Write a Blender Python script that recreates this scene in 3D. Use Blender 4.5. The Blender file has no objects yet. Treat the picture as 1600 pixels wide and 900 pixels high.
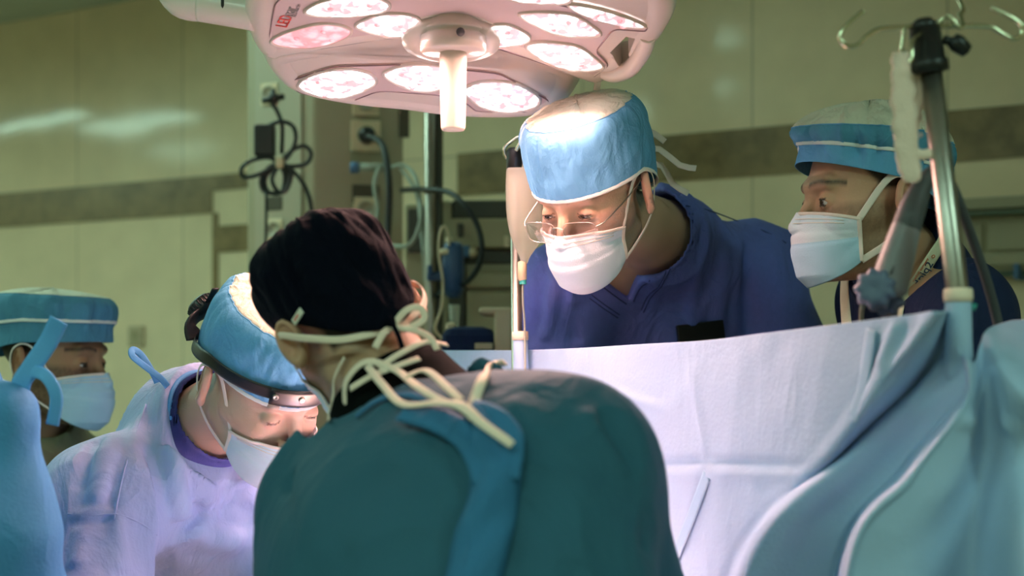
import bpy, math, random
import numpy as np
import bmesh
from mathutils import Vector, Matrix, noise as mnoise

# ------------------------------------------------------------------ camera, light, exposure
SC = bpy.context.scene
COL = SC.collection
FPX = 2400.0; CAMZ = 1.38; HOR = 560.0
def W(px, py, d):
    return np.array([(px - 800) / FPX * d, d, CAMZ + (HOR - py) / FPX * d])
cam = bpy.data.cameras.new('camera'); camo = bpy.data.objects.new('camera', cam); COL.objects.link(camo)
cam.sensor_width = 36.0; cam.lens = 36.0 * FPX / 1600; cam.shift_y = (HOR - 450) / 1600
cam.clip_start = 0.05; cam.clip_end = 60
camo.location = (0, 0, CAMZ); camo.rotation_euler = (math.radians(90), 0, 0)
cam.dof.use_dof = True; cam.dof.focus_distance = 2.32; cam.dof.aperture_fstop = 3.2
SC.camera = camo
SC.view_settings.view_transform = 'Standard'; SC.view_settings.look = 'None'
SC.view_settings.exposure = 0.0; SC.view_settings.gamma = 1.0
SC.view_settings.use_curve_mapping = False
wd = bpy.data.worlds.new('world'); SC.world = wd; wd.use_nodes = True
wd.node_tree.nodes['Background'].inputs[0].default_value = (0.5, 0.9, 0.8, 1)
wd.node_tree.nodes['Background'].inputs[1].default_value = 0.03
KEY = (1.0, 0.52, 0.43); KEY_W = 4.8          # surgical lamp
AMB = (0.55, 0.95, 0.76); AMB_W = 16.0          # dim ceiling panels
CEIL = 2.86

# ------------------------------------------------------------------ helpers
def link(name, me, mats=None, parent=None):
    o = bpy.data.objects.new(name, me); COL.objects.link(o)
    if mats is not None:
        for m in (mats if isinstance(mats, (list, tuple)) else [mats]): me.materials.append(m)
    if parent is not None: o.parent = parent
    return o
def tag(o, label, cat, group=None, kind=None):
    o['label'] = label; o['category'] = cat
    if group: o['group'] = group
    if kind: o['kind'] = kind
    return o
def empty(name, label=None, cat=None, group=None, loc=(0, 0, 0)):
    o = bpy.data.objects.new(name, None); COL.objects.link(o); o.empty_display_size = .05
    if label: tag(o, label, cat, group)
    return o
def struct(o): o['kind'] = 'structure'; return o
def mk(name, V, F, mats=None, parent=None, smooth=True, col=None, uv=None):
    me = bpy.data.meshes.new(name)
    V = np.asarray(V, dtype=np.float32)
    me.from_pydata([tuple(v) for v in V.tolist()], [], [tuple(f) for f in (F.tolist() if hasattr(F, 'tolist') else F)])
    if smooth: me.polygons.foreach_set('use_smooth', [True] * len(me.polygons))
    if col is not None:
        a = me.color_attributes.new('tone', 'FLOAT_COLOR', 'POINT')
        c = np.ones((len(V), 4), np.float32); c[:, :3] = col; a.data.foreach_set('color', c.ravel())
    if uv is not None:
        l = me.uv_layers.new(name='UVMap'); vi = np.empty(len(me.loops), np.int32); me.loops.foreach_get('vertex_index', vi)
        l.data.foreach_set('uv', np.asarray(uv, np.float32)[vi].ravel())
    me.update()
    if len(me.polygons) < 15000:
        b_ = bmesh.new(); b_.from_mesh(me); bmesh.ops.recalc_face_normals(b_, faces=b_.faces[:])
        for f_ in b_.faces:
            if len(f_.verts) > 10: f_.smooth = False
        b_.to_mesh(me); b_.free()
    return link(name, me, mats, parent)
def grid_faces(n, m, close_u=False, close_v=False, off=0):
    F = []
    for i in range(n if close_u else n - 1):
        for j in range(m if close_v else m - 1):
            a = i * m + j; b = ((i + 1) % n) * m + j; c = ((i + 1) % n) * m + (j + 1) % m; d = i * m + (j + 1) % m
            F.append((a + off, b + off, c + off, d + off))
    return F
def nrm(v): v = np.asarray(v, float); return v / (np.linalg.norm(v) + 1e-12)
def catmull(P, n=8, closed=False):
    P = np.asarray(P, float); N = len(P); out = []
    rng = range(N) if closed else range(N - 1)
    for i in rng:
        if closed: p0, p1, p2, p3 = P[(i - 1) % N], P[i], P[(i + 1) % N], P[(i + 2) % N]
        else: p0, p1, p2, p3 = P[max(i - 1, 0)], P[i], P[i + 1], P[min(i + 2, N - 1)]
        for k in range(n):
            t = k / n
            out.append(.5 * ((2 * p1) + (-p0 + p2) * t + (2 * p0 - 5 * p1 + 4 * p2 - p3) * t * t + (-p0 + 3 * p1 - 3 * p2 + p3) * t ** 3))
    if not closed: out.append(P[-1])
    return np.array(out)
def sweep_vf(path, prof, up=None, closed=False, scale=None):
    """prof: list of (a,b) in the frame (side, up)."""
    P = np.asarray(path, float); N = len(P); V = []; m = len(prof)
    T = np.array([nrm(P[min(i + 1, N - 1)] - P[max(i - 1, 0)]) for i in range(N)])
    if closed: T = np.array([nrm(P[(i + 1) % N] - P[(i - 1) % N]) for i in range(N)])
    u = np.array(up, float) if up is not None and np.ndim(up) == 1 else (np.array([0, 0, 1.]) if abs(T[0][2]) < .9 else np.array([1., 0, 0]))
    for i in range(N):
        if up is not None and np.ndim(up) == 2: u = up[i]
        s = nrm(np.cross(T[i], u)); n = nrm(np.cross(s, T[i]))
        if up is None: u = n
        k = 1 if scale is None else scale[i]
        for a, b in prof: V.append(P[i] + s * a * k + n * b * k)
    F = grid_faces(N, m, closed, True)
    if not closed: F += [tuple(range(m))[::-1], tuple(range((N - 1) * m, N * m))]
    return V, F
def circ(r, n=12): return [(r * math.cos(2 * math.pi * k / n), r * math.sin(2 * math.pi * k / n)) for k in range(n)]
def tube(name, pts, r, mat, parent=None, n=8, seg=10, closed=False, scale=None, smooth=True):
    P = catmull(pts, n, closed) if n > 1 else np.asarray(pts, float)
    if scale is not None: scale = np.interp(np.linspace(0, 1, len(P)), np.linspace(0, 1, len(scale)), scale)
    V, F = sweep_vf(P, circ(r, seg), closed=closed, scale=scale)
    return mk(name, V, F, mat, parent, smooth)
def ribbon(name, pts, w, t, mat, parent=None, up=None, n=8, closed=False):
    """flat strap: width w along 'side', thickness t along up."""
    P = catmull(pts, n, closed)
    if up is not None and np.ndim(up) == 2: up = catmull(up, n, closed)
    a, b = w / 2, t / 2
    V, F = sweep_vf(P, [(-a, -b * .4), (-a * .6, -b), (a * .6, -b), (a, -b * .4), (a, b * .4), (a * .6, b), (-a * .6, b), (-a, b * .4)], up=up, closed=closed)
    return mk(name, V, F, mat, parent)
class MB:
    def __init__(s): s.V = []; s.F = []
    def add(s, V, F):
        o = len(s.V); s.V += [tuple(v) for v in V]; s.F += [tuple(i + o for i in f) for f in F]; return s
    def tube(s, pts, r, n=8, seg=10, closed=False, scale=None):
        P = catmull(pts, n, closed) if n > 1 else np.asarray(pts, float)
        if scale is not None: scale = np.interp(np.linspace(0, 1, len(P)), np.linspace(0, 1, len(scale)), scale)
        return s.add(*sweep_vf(P, circ(r, seg), closed=closed, scale=scale))
    def box(s, c, sz, R=None, bev=.0):
        x, y, z = [k / 2 for k in sz]; b = min(bev, x * .9, y * .9, z * .9)
        V = []; F = []
        if b <= 0:
            V = [(i * x, j * y, k * z) for i in (-1, 1) for j in (-1, 1) for k in (-1, 1)]
            F = [(0, 1, 3, 2), (4, 6, 7, 5), (0, 4, 5, 1), (2, 3, 7, 6), (0, 2, 6, 4), (1, 5, 7, 3)]
        else:
            lay = [(-z, x - b, y - b), (-z + b * .3, x - b * .3, y - b * .3), (-z + b, x, y), (z - b, x, y), (z - b * .3, x - b * .3, y - b * .3), (z, x - b, y - b)]
            for zz, xx, yy in lay:
                for q, (sx, sy) in enumerate(((1, 1), (-1, 1), (-1, -1), (1, -1))):
                    for k in range(5):
                        a = (q + k / 4) * math.pi / 2
                        V.append((sx * max(xx - b, 0) + b * math.cos(a) * (xx / x), sy * max(yy - b, 0) + b * math.sin(a) * (yy / y), zz))
            F = grid_faces(6, 20, False, True); F += [tuple(range(20))[::-1], tuple(range(100, 120))]
        V = np.array(V)
        if R is not None: V = V @ np.asarray(R).T
        return s.add(V + np.asarray(c), F)
    def lathe(s, prof, c, axis=(0, 0, 1), seg=32):
        a = nrm(axis); u = nrm(np.cross(a, (0, 1, 0) if abs(a[1]) < .9 else (1, 0, 0))); v = np.cross(a, u); V = []
        for r, h in prof:
            for k in range(seg):
                t = 2 * math.pi * k / seg; V.append(np.asarray(c) + a * h + u * r * math.cos(t) + v * r * math.sin(t))
        F = grid_faces(len(prof), seg, False, True)
        if prof[0][0] > 1e-5: F.append(tuple(range(seg))[::-1])
        if prof[-1][0] > 1e-5: F.append(tuple(range((len(prof) - 1) * seg, len(prof) * seg)))
        return s.add(V, F)
    def build(s, name, mat, parent=None, smooth=False):
        o = mk(name, s.V, s.F, mat, parent, smooth)
        return o
def frame_from(dirx, up=(0, 0, 1)):
    """columns = x, y, z with x along dirx"""
    x = nrm(dirx); y = nrm(np.cross(up, x)); z = np.cross(x, y); return np.stack([x, y, z], 1)
def rot2(a): c, s = math.cos(a), math.sin(a); return np.array([[c, -s, 0], [s, c, 0], [0, 0, 1]])

# ------------------------------------------------------------------ materials
def srgb(r, g, b): return tuple(((c / 255) / 12.92 if c / 255 < .04045 else ((c / 255 + .055) / 1.055) ** 2.4) for c in (r, g, b))
def text_mesh(name, body, size, m, parent, p, x, y, z):
    cu = bpy.data.curves.new(name, 'FONT'); cu.body = body; cu.size = size; cu.extrude = .0003; cu.align_x = 'LEFT'
    t = bpy.data.objects.new('tmp', cu); COL.objects.link(t); dg = bpy.context.evaluated_depsgraph_get(); me = bpy.data.meshes.new_from_object(t.evaluated_get(dg)); bpy.data.objects.remove(t)
    o = link(name, me, None, parent); me.materials.clear(); me.materials.append(M[m])
    o.matrix_world = Matrix([[x[0], y[0], z[0], p[0]], [x[1], y[1], z[1], p[1]], [x[2], y[2], z[2], p[2]], [0, 0, 0, 1]]); return o
def mat(name, color, rough=.6, metal=0, bump=0, bscale=200, var=0, vscale=8, attr=False, trans=0, sss=0, sheen=0, spec=.5, alpha=1, emis=None, estr=0, coat=0, stretch=None, ior=None, crumple=0, cscale=14):
    m = bpy.data.materials.new(name); m.use_nodes = True; nt = m.node_tree; b = nt.nodes['Principled BSDF']
    N = nt.nodes.new; L = nt.links.new
    b.inputs['Base Color'].default_value = (*color, 1); b.inputs['Roughness'].default_value = rough; b.inputs['Metallic'].default_value = metal
    b.inputs['Specular IOR Level'].default_value = spec
    if trans: b.inputs['Transmission Weight'].default_value = trans
    if ior: b.inputs['IOR'].default_value = ior
    if alpha < 1: b.inputs['Alpha'].default_value = alpha
    if coat: b.inputs['Coat Weight'].default_value = coat; b.inputs['Coat Roughness'].default_value = .1
    if sss:
        b.inputs['Subsurface Weight'].default_value = sss; b.inputs['Subsurface Radius'].default_value = (.012, .005, .003); b.inputs['Subsurface Scale'].default_value = 1
    if sheen: b.inputs['Sheen Weight'].default_value = sheen
    if emis: b.inputs['Emission Color'].default_value = (*emis, 1); b.inputs['Emission Strength'].default_value = estr
    tc = N('ShaderNodeTexCoord'); mp = N('ShaderNodeMapping'); L(tc.outputs['Object'], mp.inputs[0])
    if stretch: mp.inputs['Scale'].default_value = stretch
    src = None
    if attr:
        a = N('ShaderNodeVertexColor'); a.layer_name = 'tone'; src = a.outputs[0]; L(src, b.inputs['Base Color'])
    if var:
        n = N('ShaderNodeTexNoise'); n.inputs['Scale'].default_value = vscale; n.inputs['Detail'].default_value = 6; L(mp.outputs[0], n.inputs[0])
        r = N('ShaderNodeMapRange'); r.inputs[3].default_value = 1 - var; r.inputs[4].default_value = 1 + var; L(n.outputs[0], r.inputs[0])
        x = N('ShaderNodeMix'); x.data_type = 'RGBA'; x.blend_type = 'MULTIPLY'; x.inputs[0].default_value = 1
        if src is not None: L(src, x.inputs[6])
        else: x.inputs[6].default_value = (*color, 1)
        L(r.outputs[0], x.inputs[7]); L(x.outputs[2], b.inputs['Base Color'])
    if bump:
        n = N('ShaderNodeTexNoise'); n.inputs['Scale'].default_value = bscale; n.inputs['Detail'].default_value = 5; L(mp.outputs[0], n.inputs[0])
        u = N('ShaderNodeBump'); u.inputs['Strength'].default_value = bump; u.inputs['Distance'].default_value = .002; L(n.outputs[0], u.inputs['Height']); L(u.outputs[0], b.inputs['Normal'])
        if crumple:
            c1 = N('ShaderNodeTexNoise'); c1.inputs['Scale'].default_value = cscale; c1.inputs['Detail'].default_value = 4; c1.inputs['Roughness'].default_value = .45; c1.inputs['Distortion'].default_value = .9
            mp2 = N('ShaderNodeMapping'); L(tc.outputs['Object'], mp2.inputs[0]); mp2.inputs['Scale'].default_value = (1, 1, .55); L(mp2.outputs[0], c1.inputs[0])
            ab = N('ShaderNodeMath'); ab.operation = 'SUBTRACT'; L(c1.outputs[0], ab.inputs[0]); ab.inputs[1].default_value = .5
            ab2 = N('ShaderNodeMath'); ab2.operation = 'ABSOLUTE'; L(ab.outputs[0], ab2.inputs[0])
            u2 = N('ShaderNodeBump'); u2.invert = True; u2.inputs['Strength'].default_value = crumple; u2.inputs['Distance'].default_value = .03; L(ab2.outputs[0], u2.inputs['Height']); L(u2.outputs[0], u.inputs['Normal'])
    return m
M = {}
M['skin'] = mat('skin', (.6, .35, .25), .5, attr=True, sss=.12, bump=.25, bscale=350, spec=.35)
M['eye'] = mat('eye', (1, 1, 1), .12, attr=True)
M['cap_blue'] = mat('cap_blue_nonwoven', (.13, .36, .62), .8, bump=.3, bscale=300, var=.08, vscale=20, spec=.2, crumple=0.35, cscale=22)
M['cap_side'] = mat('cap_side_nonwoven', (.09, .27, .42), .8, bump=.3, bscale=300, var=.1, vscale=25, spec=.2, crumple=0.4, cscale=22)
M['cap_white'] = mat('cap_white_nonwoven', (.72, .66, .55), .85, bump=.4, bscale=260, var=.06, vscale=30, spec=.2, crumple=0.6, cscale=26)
M['piping'] = mat('white_piping', (.85, .82, .80), .7)
M['mask'] = mat('mask_paper', (.46, .66, .86), .8, bump=.25, bscale=400, var=.05, vscale=40, spec=.2)
M['mask_white'] = mat('mask_paper_pale', (.72, .78, .90), .8, bump=.25, bscale=400, var=.05, vscale=40, spec=.2)
M['loop'] = mat('mask_elastic', (.88, .72, .66), .75)
M['tie'] = mat('cream_tie_ribbon', (.86, .66, .54), .8, bump=.3, bscale=500)
M['gown_lilac'] = mat('gown_pale_blue', (.39, .48, .78), .62, bump=.3, bscale=250, var=.06, vscale=10, spec=.2, crumple=0.6, cscale=11)
M['gown_teal'] = mat('gown_teal', (.027, .10, .155), .75, bump=.3, bscale=250, var=.12, vscale=7, spec=.2, crumple=0.6, cscale=9)
M['gown_panel'] = mat('gown_blue_panel', (.035, .15, .30), .75, bump=.3, bscale=250, var=.08, vscale=9, spec=.2, crumple=0.5, cscale=12)
M['gown_blue'] = mat('gown_bright_blue', (.07, .25, .50), .7, bump=.3, bscale=250, var=.06, vscale=10, spec=.2, crumple=0.5, cscale=10)
M['tie_blue'] = mat('blue_gown_tie', (.11, .36, .74), .7, bump=.2, bscale=300)
M['scrub'] = mat('navy_scrub', (.13, .17, .54), .75, bump=.35, bscale=500, var=.1, vscale=125, spec=.2, crumple=0.5, cscale=12)
M['scrub_dark'] = mat('dark_navy_scrub', (.012, .022, .07), .8, bump=.35, bscale=500, var=.1, vscale=12, spec=.2, crumple=0.5, cscale=12)
M['undershirt'] = mat('navy_undershirt', (.030, .040, .17), .8, bump=.3, bscale=450, spec=.2)
M['stitch'] = mat('scrub_stitching', (.02, .035, .16), .8)
M['black_cloth'] = mat('black_cotton', (.0010, .0020, .0070), .9, bump=.4, bscale=450, var=.2, vscale=20, spec=.08, crumple=0.5, cscale=16)
M['black_shirt'] = mat('black_knit', (.002, .003, .003), .9, bump=.4, bscale=450, spec=.06)
M['khaki'] = mat('khaki_cotton', (.20, .19, .12), .8, bump=.35, bscale=400, var=.1, vscale=14, spec=.2, crumple=0.6, cscale=12)
M['drape'] = mat('surgical_drape', (.38, .51, .72), .72, bump=.35, bscale=180, var=.04, vscale=6, spec=.2, crumple=0.22, cscale=8)
M['bounce_cover'] = mat('white_bounce_cover', (.86, .84, .82), .85, bump=.5, bscale=300)  # white cover added out of view to bounce lamp light upward
M['drape_strip'] = mat('drape_adhesive_strip', (.30, .46, .66), .6, bump=.2, bscale=300)
M['cream_rim'] = mat('cream_foam_rim', (.92, .70, .56), .8)
M['steel'] = mat('brushed_steel', (.42, .38, .34), .36, 1, bump=.05, bscale=60)
M['chrome'] = mat('chrome', (.72, .68, .50), .18, 1)
M['blackp'] = mat('black_plastic', (.008, .008, .009), .4)
M['cable'] = mat('black_rubber_cable', (.008, .011, .012), .5)
M['greyc'] = mat('pale_grey_cable', (.33, .34, .28), .6)
M['lamp'] = mat('lamp_housing', (.86, .74, .68), .32, coat=.3, var=.02, vscale=3)
M['lamp_panel'] = mat('lamp_panel', (.74, .58, .58), .4)
M['lamp_line'] = mat('panel_gap', (.20, .14, .15), .6)
M['handle'] = mat('handle_cover', (.86, .74, .66), .4)
M['red'] = mat('red_print', (.70, .05, .04), .6)
M['greyp'] = mat('grey_print', (.28, .26, .26), .6)
M['bag'] = mat('clear_bag', (.78, .78, .66), .25, trans=.55, alpha=.75, ior=1.2)
M['gauze'] = mat('cotton_gauze', (.90, .66, .56), .95, bump=1, bscale=300)
M['glass'] = mat('lens_glass', (.95, .97, .97), .03, trans=1, alpha=.35, ior=1.3)
M['arm_grey'] = mat('grey_instrument_plastic', (.22, .21, .23), .45)
M['arm_dark'] = mat('dark_grey_rubber', (.07, .075, .085), .55)
M['knob'] = mat('slate_blue_knob', (.10, .13, .21), .5)
M['lany'] = mat('lanyard_band', (.72, .66, .50), .8, bump=.3, bscale=400)
M['teal_p'] = mat('teal_plastic', (.02, .30, .27), .4)
M['blue_p'] = mat('blue_plastic', (.02, .06, .16), .4)
M['hose_blue'] = mat('blue_connector', (.06, .14, .28), .45)
M['machine'] = mat('machine_enamel', (.36, .30, .18), .45, var=.05, vscale=5)
M['machine_dark'] = mat('machine_dark_panel', (.05, .045, .03), .5)
M['column'] = mat('column_enamel', (.40, .34, .25), .4, var=.03, vscale=4)
M['column_grey'] = mat('column_grey_enamel', (.36, .30, .20), .45, var=.03, vscale=4)
M['socket'] = mat('socket_plate', (.68, .52, .34), .5)
M['dark_gap'] = mat('dark_recess', (.06, .05, .03), .7)
M['trouser'] = mat('dark_trousers', (.02, .03, .08), .8)
M['shoe'] = mat('white_clog', (.6, .6, .6), .5)
M['glove'] = mat('latex_glove', (.75, .68, .52), .5)
M['badge'] = mat('badge_patch', (.75, .68, .58), .7)
M['rail'] = mat('rail_grey_green', (.10, .13, .09), .5)
M['text_navy'] = mat('navy_print', (.02, .05, .12), .6)
M['text_orange'] = mat('orange_print', (.62, .14, .04), .6)

def lens_mat():
    m = bpy.data.materials.new('glowing_led_lens'); m.use_nodes = True; nt = m.node_tree; b = nt.nodes['Principled BSDF']; N = nt.nodes.new; L = nt.links.new
    tc = N('ShaderNodeTexCoord'); v = N('ShaderNodeTexVoronoi'); v.inputs['Scale'].default_value = 55; L(tc.outputs['Object'], v.inputs[0])
    n = N('ShaderNodeTexNoise'); n.inputs['Scale'].default_value = 90; n.inputs['Detail'].default_value = 3; L(tc.outputs['Object'], n.inputs[0])
    a = N('ShaderNodeMath'); a.operation = 'MULTIPLY'; L(v.outputs['Distance'], a.inputs[0]); L(n.outputs[0], a.inputs[1])
    r = N('ShaderNodeValToRGB'); r.color_ramp.elements[0].position = .05; r.color_ramp.elements[0].color = (1, 1, 1, 1)
    r.color_ramp.elements[1].position = .34; r.color_ramp.elements[1].color = (.09, .058, .066, 1); L(a.outputs[0], r.inputs[0])
    L(r.outputs[0], b.inputs['Emission Color']); b.inputs['Emission Strength'].default_value = 7
    b.inputs['Base Color'].default_value = (.6, .55, .55, 1); b.inputs['Roughness'].default_value = .2
    return m, r
M['lens'], _ = lens_mat()
M['lens_red'], _r = lens_mat(); M['lens_red'].name = 'pink_led_lens'
_r.color_ramp.elements[0].color = (.20, .075, .085, 1); _r.color_ramp.elements[0].position = .1; _r.color_ramp.elements[1].color = (.12, .026, .034, 1)

def wall_mat(name, colr, gloss=.16):
    m = bpy.data.materials.new(name); m.use_nodes = True; nt = m.node_tree; b = nt.nodes['Principled BSDF']; N = nt.nodes.new; L = nt.links.new
    uv = N('ShaderNodeUVMap'); uv.uv_map = 'UVMap'
    br = N('ShaderNodeTexBrick'); br.offset = 0; br.inputs['Scale'].default_value = 1; br.inputs['Brick Width'].default_value = .62; br.inputs['Row Height'].default_value = 1.05
    br.inputs['Mortar Size'].default_value = .0035; br.inputs['Mortar Smooth'].default_value = .3
    br.inputs['Color1'].default_value = (*colr, 1); br.inputs['Color2'].default_value = (*[c * .93 for c in colr], 1); br.inputs['Mortar'].default_value = (*[c * .62 for c in colr], 1)
    L(uv.outputs[0], br.inputs[0])
    n = N('ShaderNodeTexNoise'); n.inputs['Scale'].default_value = 6; n.inputs['Detail'].default_value = 8; L(uv.outputs[0], n.inputs[0])
    r = N('ShaderNodeMapRange'); r.inputs[3].default_value = .85; r.inputs[4].default_value = 1.12; L(n.outputs[0], r.inputs[0])
    x = N('ShaderNodeMix'); x.data_type = 'RGBA'; x.blend_type = 'MULTIPLY'; x.inputs[0].default_value = 1
    L(br.outputs['Color'], x.inputs[6]); L(r.outputs[0], x.inputs[7]); L(x.outputs[2], b.inputs['Base Color'])
    w = N('ShaderNodeTexNoise'); w.inputs['Scale'].default_value = 2.2; w.inputs['Detail'].default_value = 1; L(uv.outputs[0], w.inputs[0])
    u = N('ShaderNodeBump'); u.inputs['Strength'].default_value = .22; u.inputs['Distance'].default_value = .02; L(w.outputs[0], u.inputs['Height']); L(u.outputs[0], b.inputs['Normal'])
    b.inputs['Roughness'].default_value = gloss; b.inputs['Specular IOR Level'].default_value = .22
    return m
def mosaic_mat():
    m = bpy.data.materials.new('brown_marble_mosaic'); m.use_nodes = True; nt = m.node_tree; b = nt.nodes['Principled BSDF']; N = nt.nodes.new; L = nt.links.new
    uv = N('ShaderNodeUVMap'); uv.uv_map = 'UVMap'
    n = N('ShaderNodeTexNoise'); n.inputs['Scale'].default_value = 9; n.inputs['Detail'].default_value = 10; n.inputs['Roughness'].default_value = .7; L(uv.outputs[0], n.inputs[0])
    r = N('ShaderNodeValToRGB'); e = r.color_ramp.elements; e[0].position = .3; e[0].color = (.12, .075, .03, 1); e[1].position = .75; e[1].color = (.34, .22, .10, 1); L(n.outputs[0], r.inputs[0])
    L(r.outputs[0], b.inputs['Base Color']); b.inputs['Roughness'].default_value = .3
    return m
M['wall'] = wall_mat('glossy_cream_tile', (.84, .66, .46), .10)
M['mosaic'] = mosaic_mat()
M['ceil'] = mat('ceiling_paint', (.50, .50, .42), .7)
M['floor'] = mat('vinyl_floor', (.26, .27, .20), .35, var=.08, vscale=5)

# ------------------------------------------------------------------ room
WA = np.array([-2.27, 6.8]); WB = np.array([1.47, 4.4]); WU = (WB - WA) / np.linalg.norm(WB - WA); WN = np.array([WU[1], -WU[0]])
if WN[1] > 0: WN = -WN
def wp(u, v, z): q = WA + WU * u + WN * v; return np.array([q[0], q[1], z])
def wall_hit(px):
    dx = (px - 800) / FPX       # ray (dx,1)*d ; solve (d*(dx,1)-WA).WN=0
    d = WA @ WN / (np.array([dx, 1.]) @ WN); q = np.array([dx, 1.]) * d; return (q - WA) @ WU, d
def wall_z(px, py): u, d = wall_hit(px); return u, CAMZ + (HOR - py) / FPX * d
U0, U1, VD = -2.6, 8.6, 7.2
def quad_wall(name, a, b, z0, z1, inward, th=.12):
    a = np.array(a); b = np.array(b); n = -np.array(inward) * th; L_ = np.linalg.norm(b - a)
    V = []; uv = []
    for q, off in ((a, 0), (b, 0), (a, 1), (b, 1)):
        for z in (z0, z1): V.append((q[0] + n[0] * off, q[1] + n[1] * off, z)); uv.append((0 if q is a else L_, z))
    F = [(0, 2, 3, 1), (4, 5, 7, 6), (0, 1, 5, 4), (2, 6, 7, 3), (1, 3, 7, 5), (0, 4, 6, 2)]
    return struct(mk(name, V, F, M['wall'], smooth=False, uv=uv))
c00, c10, c11, c01 = [wp(u, v, 0)[:2] for u, v in ((U0, 0), (U1, 0), (U1, VD), (U0, VD))]
quad_wall('wall_back', c00, c10, 0, CEIL, WN)
quad_wall('wall_right', c10, c11, 0, CEIL, -WU)
quad_wall('wall_front', c01, c11, 0, CEIL, -WN)
quad_wall('wall_left', c00, c01, 0, CEIL, WU)
fc = wp((U0 + U1) / 2, VD / 2, 0); RW = np.array([[WU[0], WN[0], 0], [WU[1], WN[1], 0], [0, 0, 1]])
struct(MB().box((fc[0], fc[1], -.05), (U1 - U0 + .2, VD + .2, .1), RW).build('floor', M['floor']))
struct(MB().box((fc[0], fc[1], CEIL + .05), (U1 - U0 + .2, VD + .2, .1), RW).build('ceiling', M['ceil']))
def wall_strip(name, ua, ub, z0, z1, m, th=.006):
    V = []; uv = []
    for u in (ua, ub):
        for v in (0.0, th):
            for z in (z0, z1): V.append(wp(u, v + .0005, z)); uv.append((u, z))
    F = [(2, 6, 7, 3), (0, 1, 5, 4), (0, 4, 6, 2), (1, 3, 7, 5), (0, 2, 3, 1), (4, 5, 7, 6)]
    return struct(mk(name, V, F, m, smooth=False, uv=uv))
uL = wall_hit(333)[0]; uM = wall_hit(420)[0]; uR = wall_hit(716)[0]
wall_strip('trim_1', U0, uL, 1.957, 2.108, M['mosaic'])
wall_strip('trim_2', uL, uM, 2.045, 2.108, M['mosaic'])
wall_strip('trim_3', uL + .03, uM, 1.80, 1.905, M['mosaic'])
wall_strip('trim_4', uL, uL + .03, .1, 1.957, M['mosaic'])
wall_strip('trim_5', uR, U1, 1.957, 2.108, M['mosaic'])
wall_strip('baseboard_back', U0, U1, 0, .1, M['mosaic'], .012)

# ceiling panels: reflections of the first group are the pale streaks on the glossy tiles
def ceiling_light(px, py, D, L_, Wd, ang, label, power):
    p = W(px, py, D); q = p[:2] - WA; u = q @ WU; v = q @ WN      # mirrored across the wall
    c = wp(u, abs(v), CEIL - .02)
    r = rot2(math.atan2(WU[1], WU[0]) + ang)
    e = empty('ceiling_light', label, 'ceiling light', 'panel lights in the ceiling')
    fr = MB()
    for s in (-1, 1):
        fr.box(c + r @ np.array([0, s * (Wd / 2 + .01), 0]), (L_ + .04, .02, .04), r); fr.box(c + r @ np.array([s * (L_ / 2 + .01), 0, 0]), (.02, Wd, .04), r)
    fr.build('frame', M['column'], e)
    MB().box(c + np.array([0, 0, .008]), (L_, Wd, .012), r).build('diffuser', mat('dim_diffuser', (.8, .8, .8), .5, emis=AMB, estr=power * .35), e)
    la = bpy.data.lights.new('panel_glow', 'AREA'); la.shape = 'RECTANGLE'; la.size = L_; la.size_y = Wd; la.color = AMB; la.energy = power * L_ * Wd * 3.0
    lo = bpy.data.objects.new('panel_glow', la); COL.objects.link(lo); lo.parent = e
    lo.location = c - np.array([0, 0, .004]); lo.rotation_euler = (0, 0, math.atan2(r[1, 0], r[0, 0]))
    return c
def mirror_D(px, py): return (CEIL - .02 - CAMZ) * FPX / (HOR - py)
for px, py, L_, Wd, ang, lab in ((215, 190, 1.2, .3, .2, 'ceiling panel light over the left part of the room, longest of its pair'), (60, 184, 1.2, .22, .2, 'ceiling panel light over the far left corner'),
                            (285, 232, .6, .3, -.3, 'short ceiling panel light in front of the beige column'), (1045, 152, 1.2, .3, .5, 'ceiling panel light over the operating table'), (1068, 62, .6, .2, 0, 'small ceiling panel light near the tiled back wall')):
    ceiling_light(px, py, mirror_D(px, py), L_, Wd, ang, lab, AMB_W * (.9 if px > 1000 else 1))
ceiling_light(800, 90, mirror_D(800, 90), 1.2, .3, 0, 'unseen ceiling panel added behind the operating lamp to brighten the tiled back wall', AMB_W * .9)  # added where the lamp hides it, to brighten the back wall
ceiling_light(1300, -70, mirror_D(1300, -70), 1.2, .3, 0, 'unseen ceiling panel added close to the back wall to brighten its tiles', AMB_W * .12)  # added above the view to wash light down the wall
for u, v, lab in ((3.2, 5.2, 'ceiling panel light behind the photographer, left of the pair'), (5.4, 5.2, 'ceiling panel light behind the photographer, right of the pair'), (7.2, 3.4, 'ceiling panel light above the right-hand wall')):
    p = wp(u, v, 0)
    q = p[:2] - WA; uu = q @ WU; vv = q @ WN; m_ = wp(uu, -vv, 0)
    ceiling_light(800 + m_[0] / m_[1] * FPX, 100, m_[1], 1.2, .3, 0, lab, AMB_W * 1.35)

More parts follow.
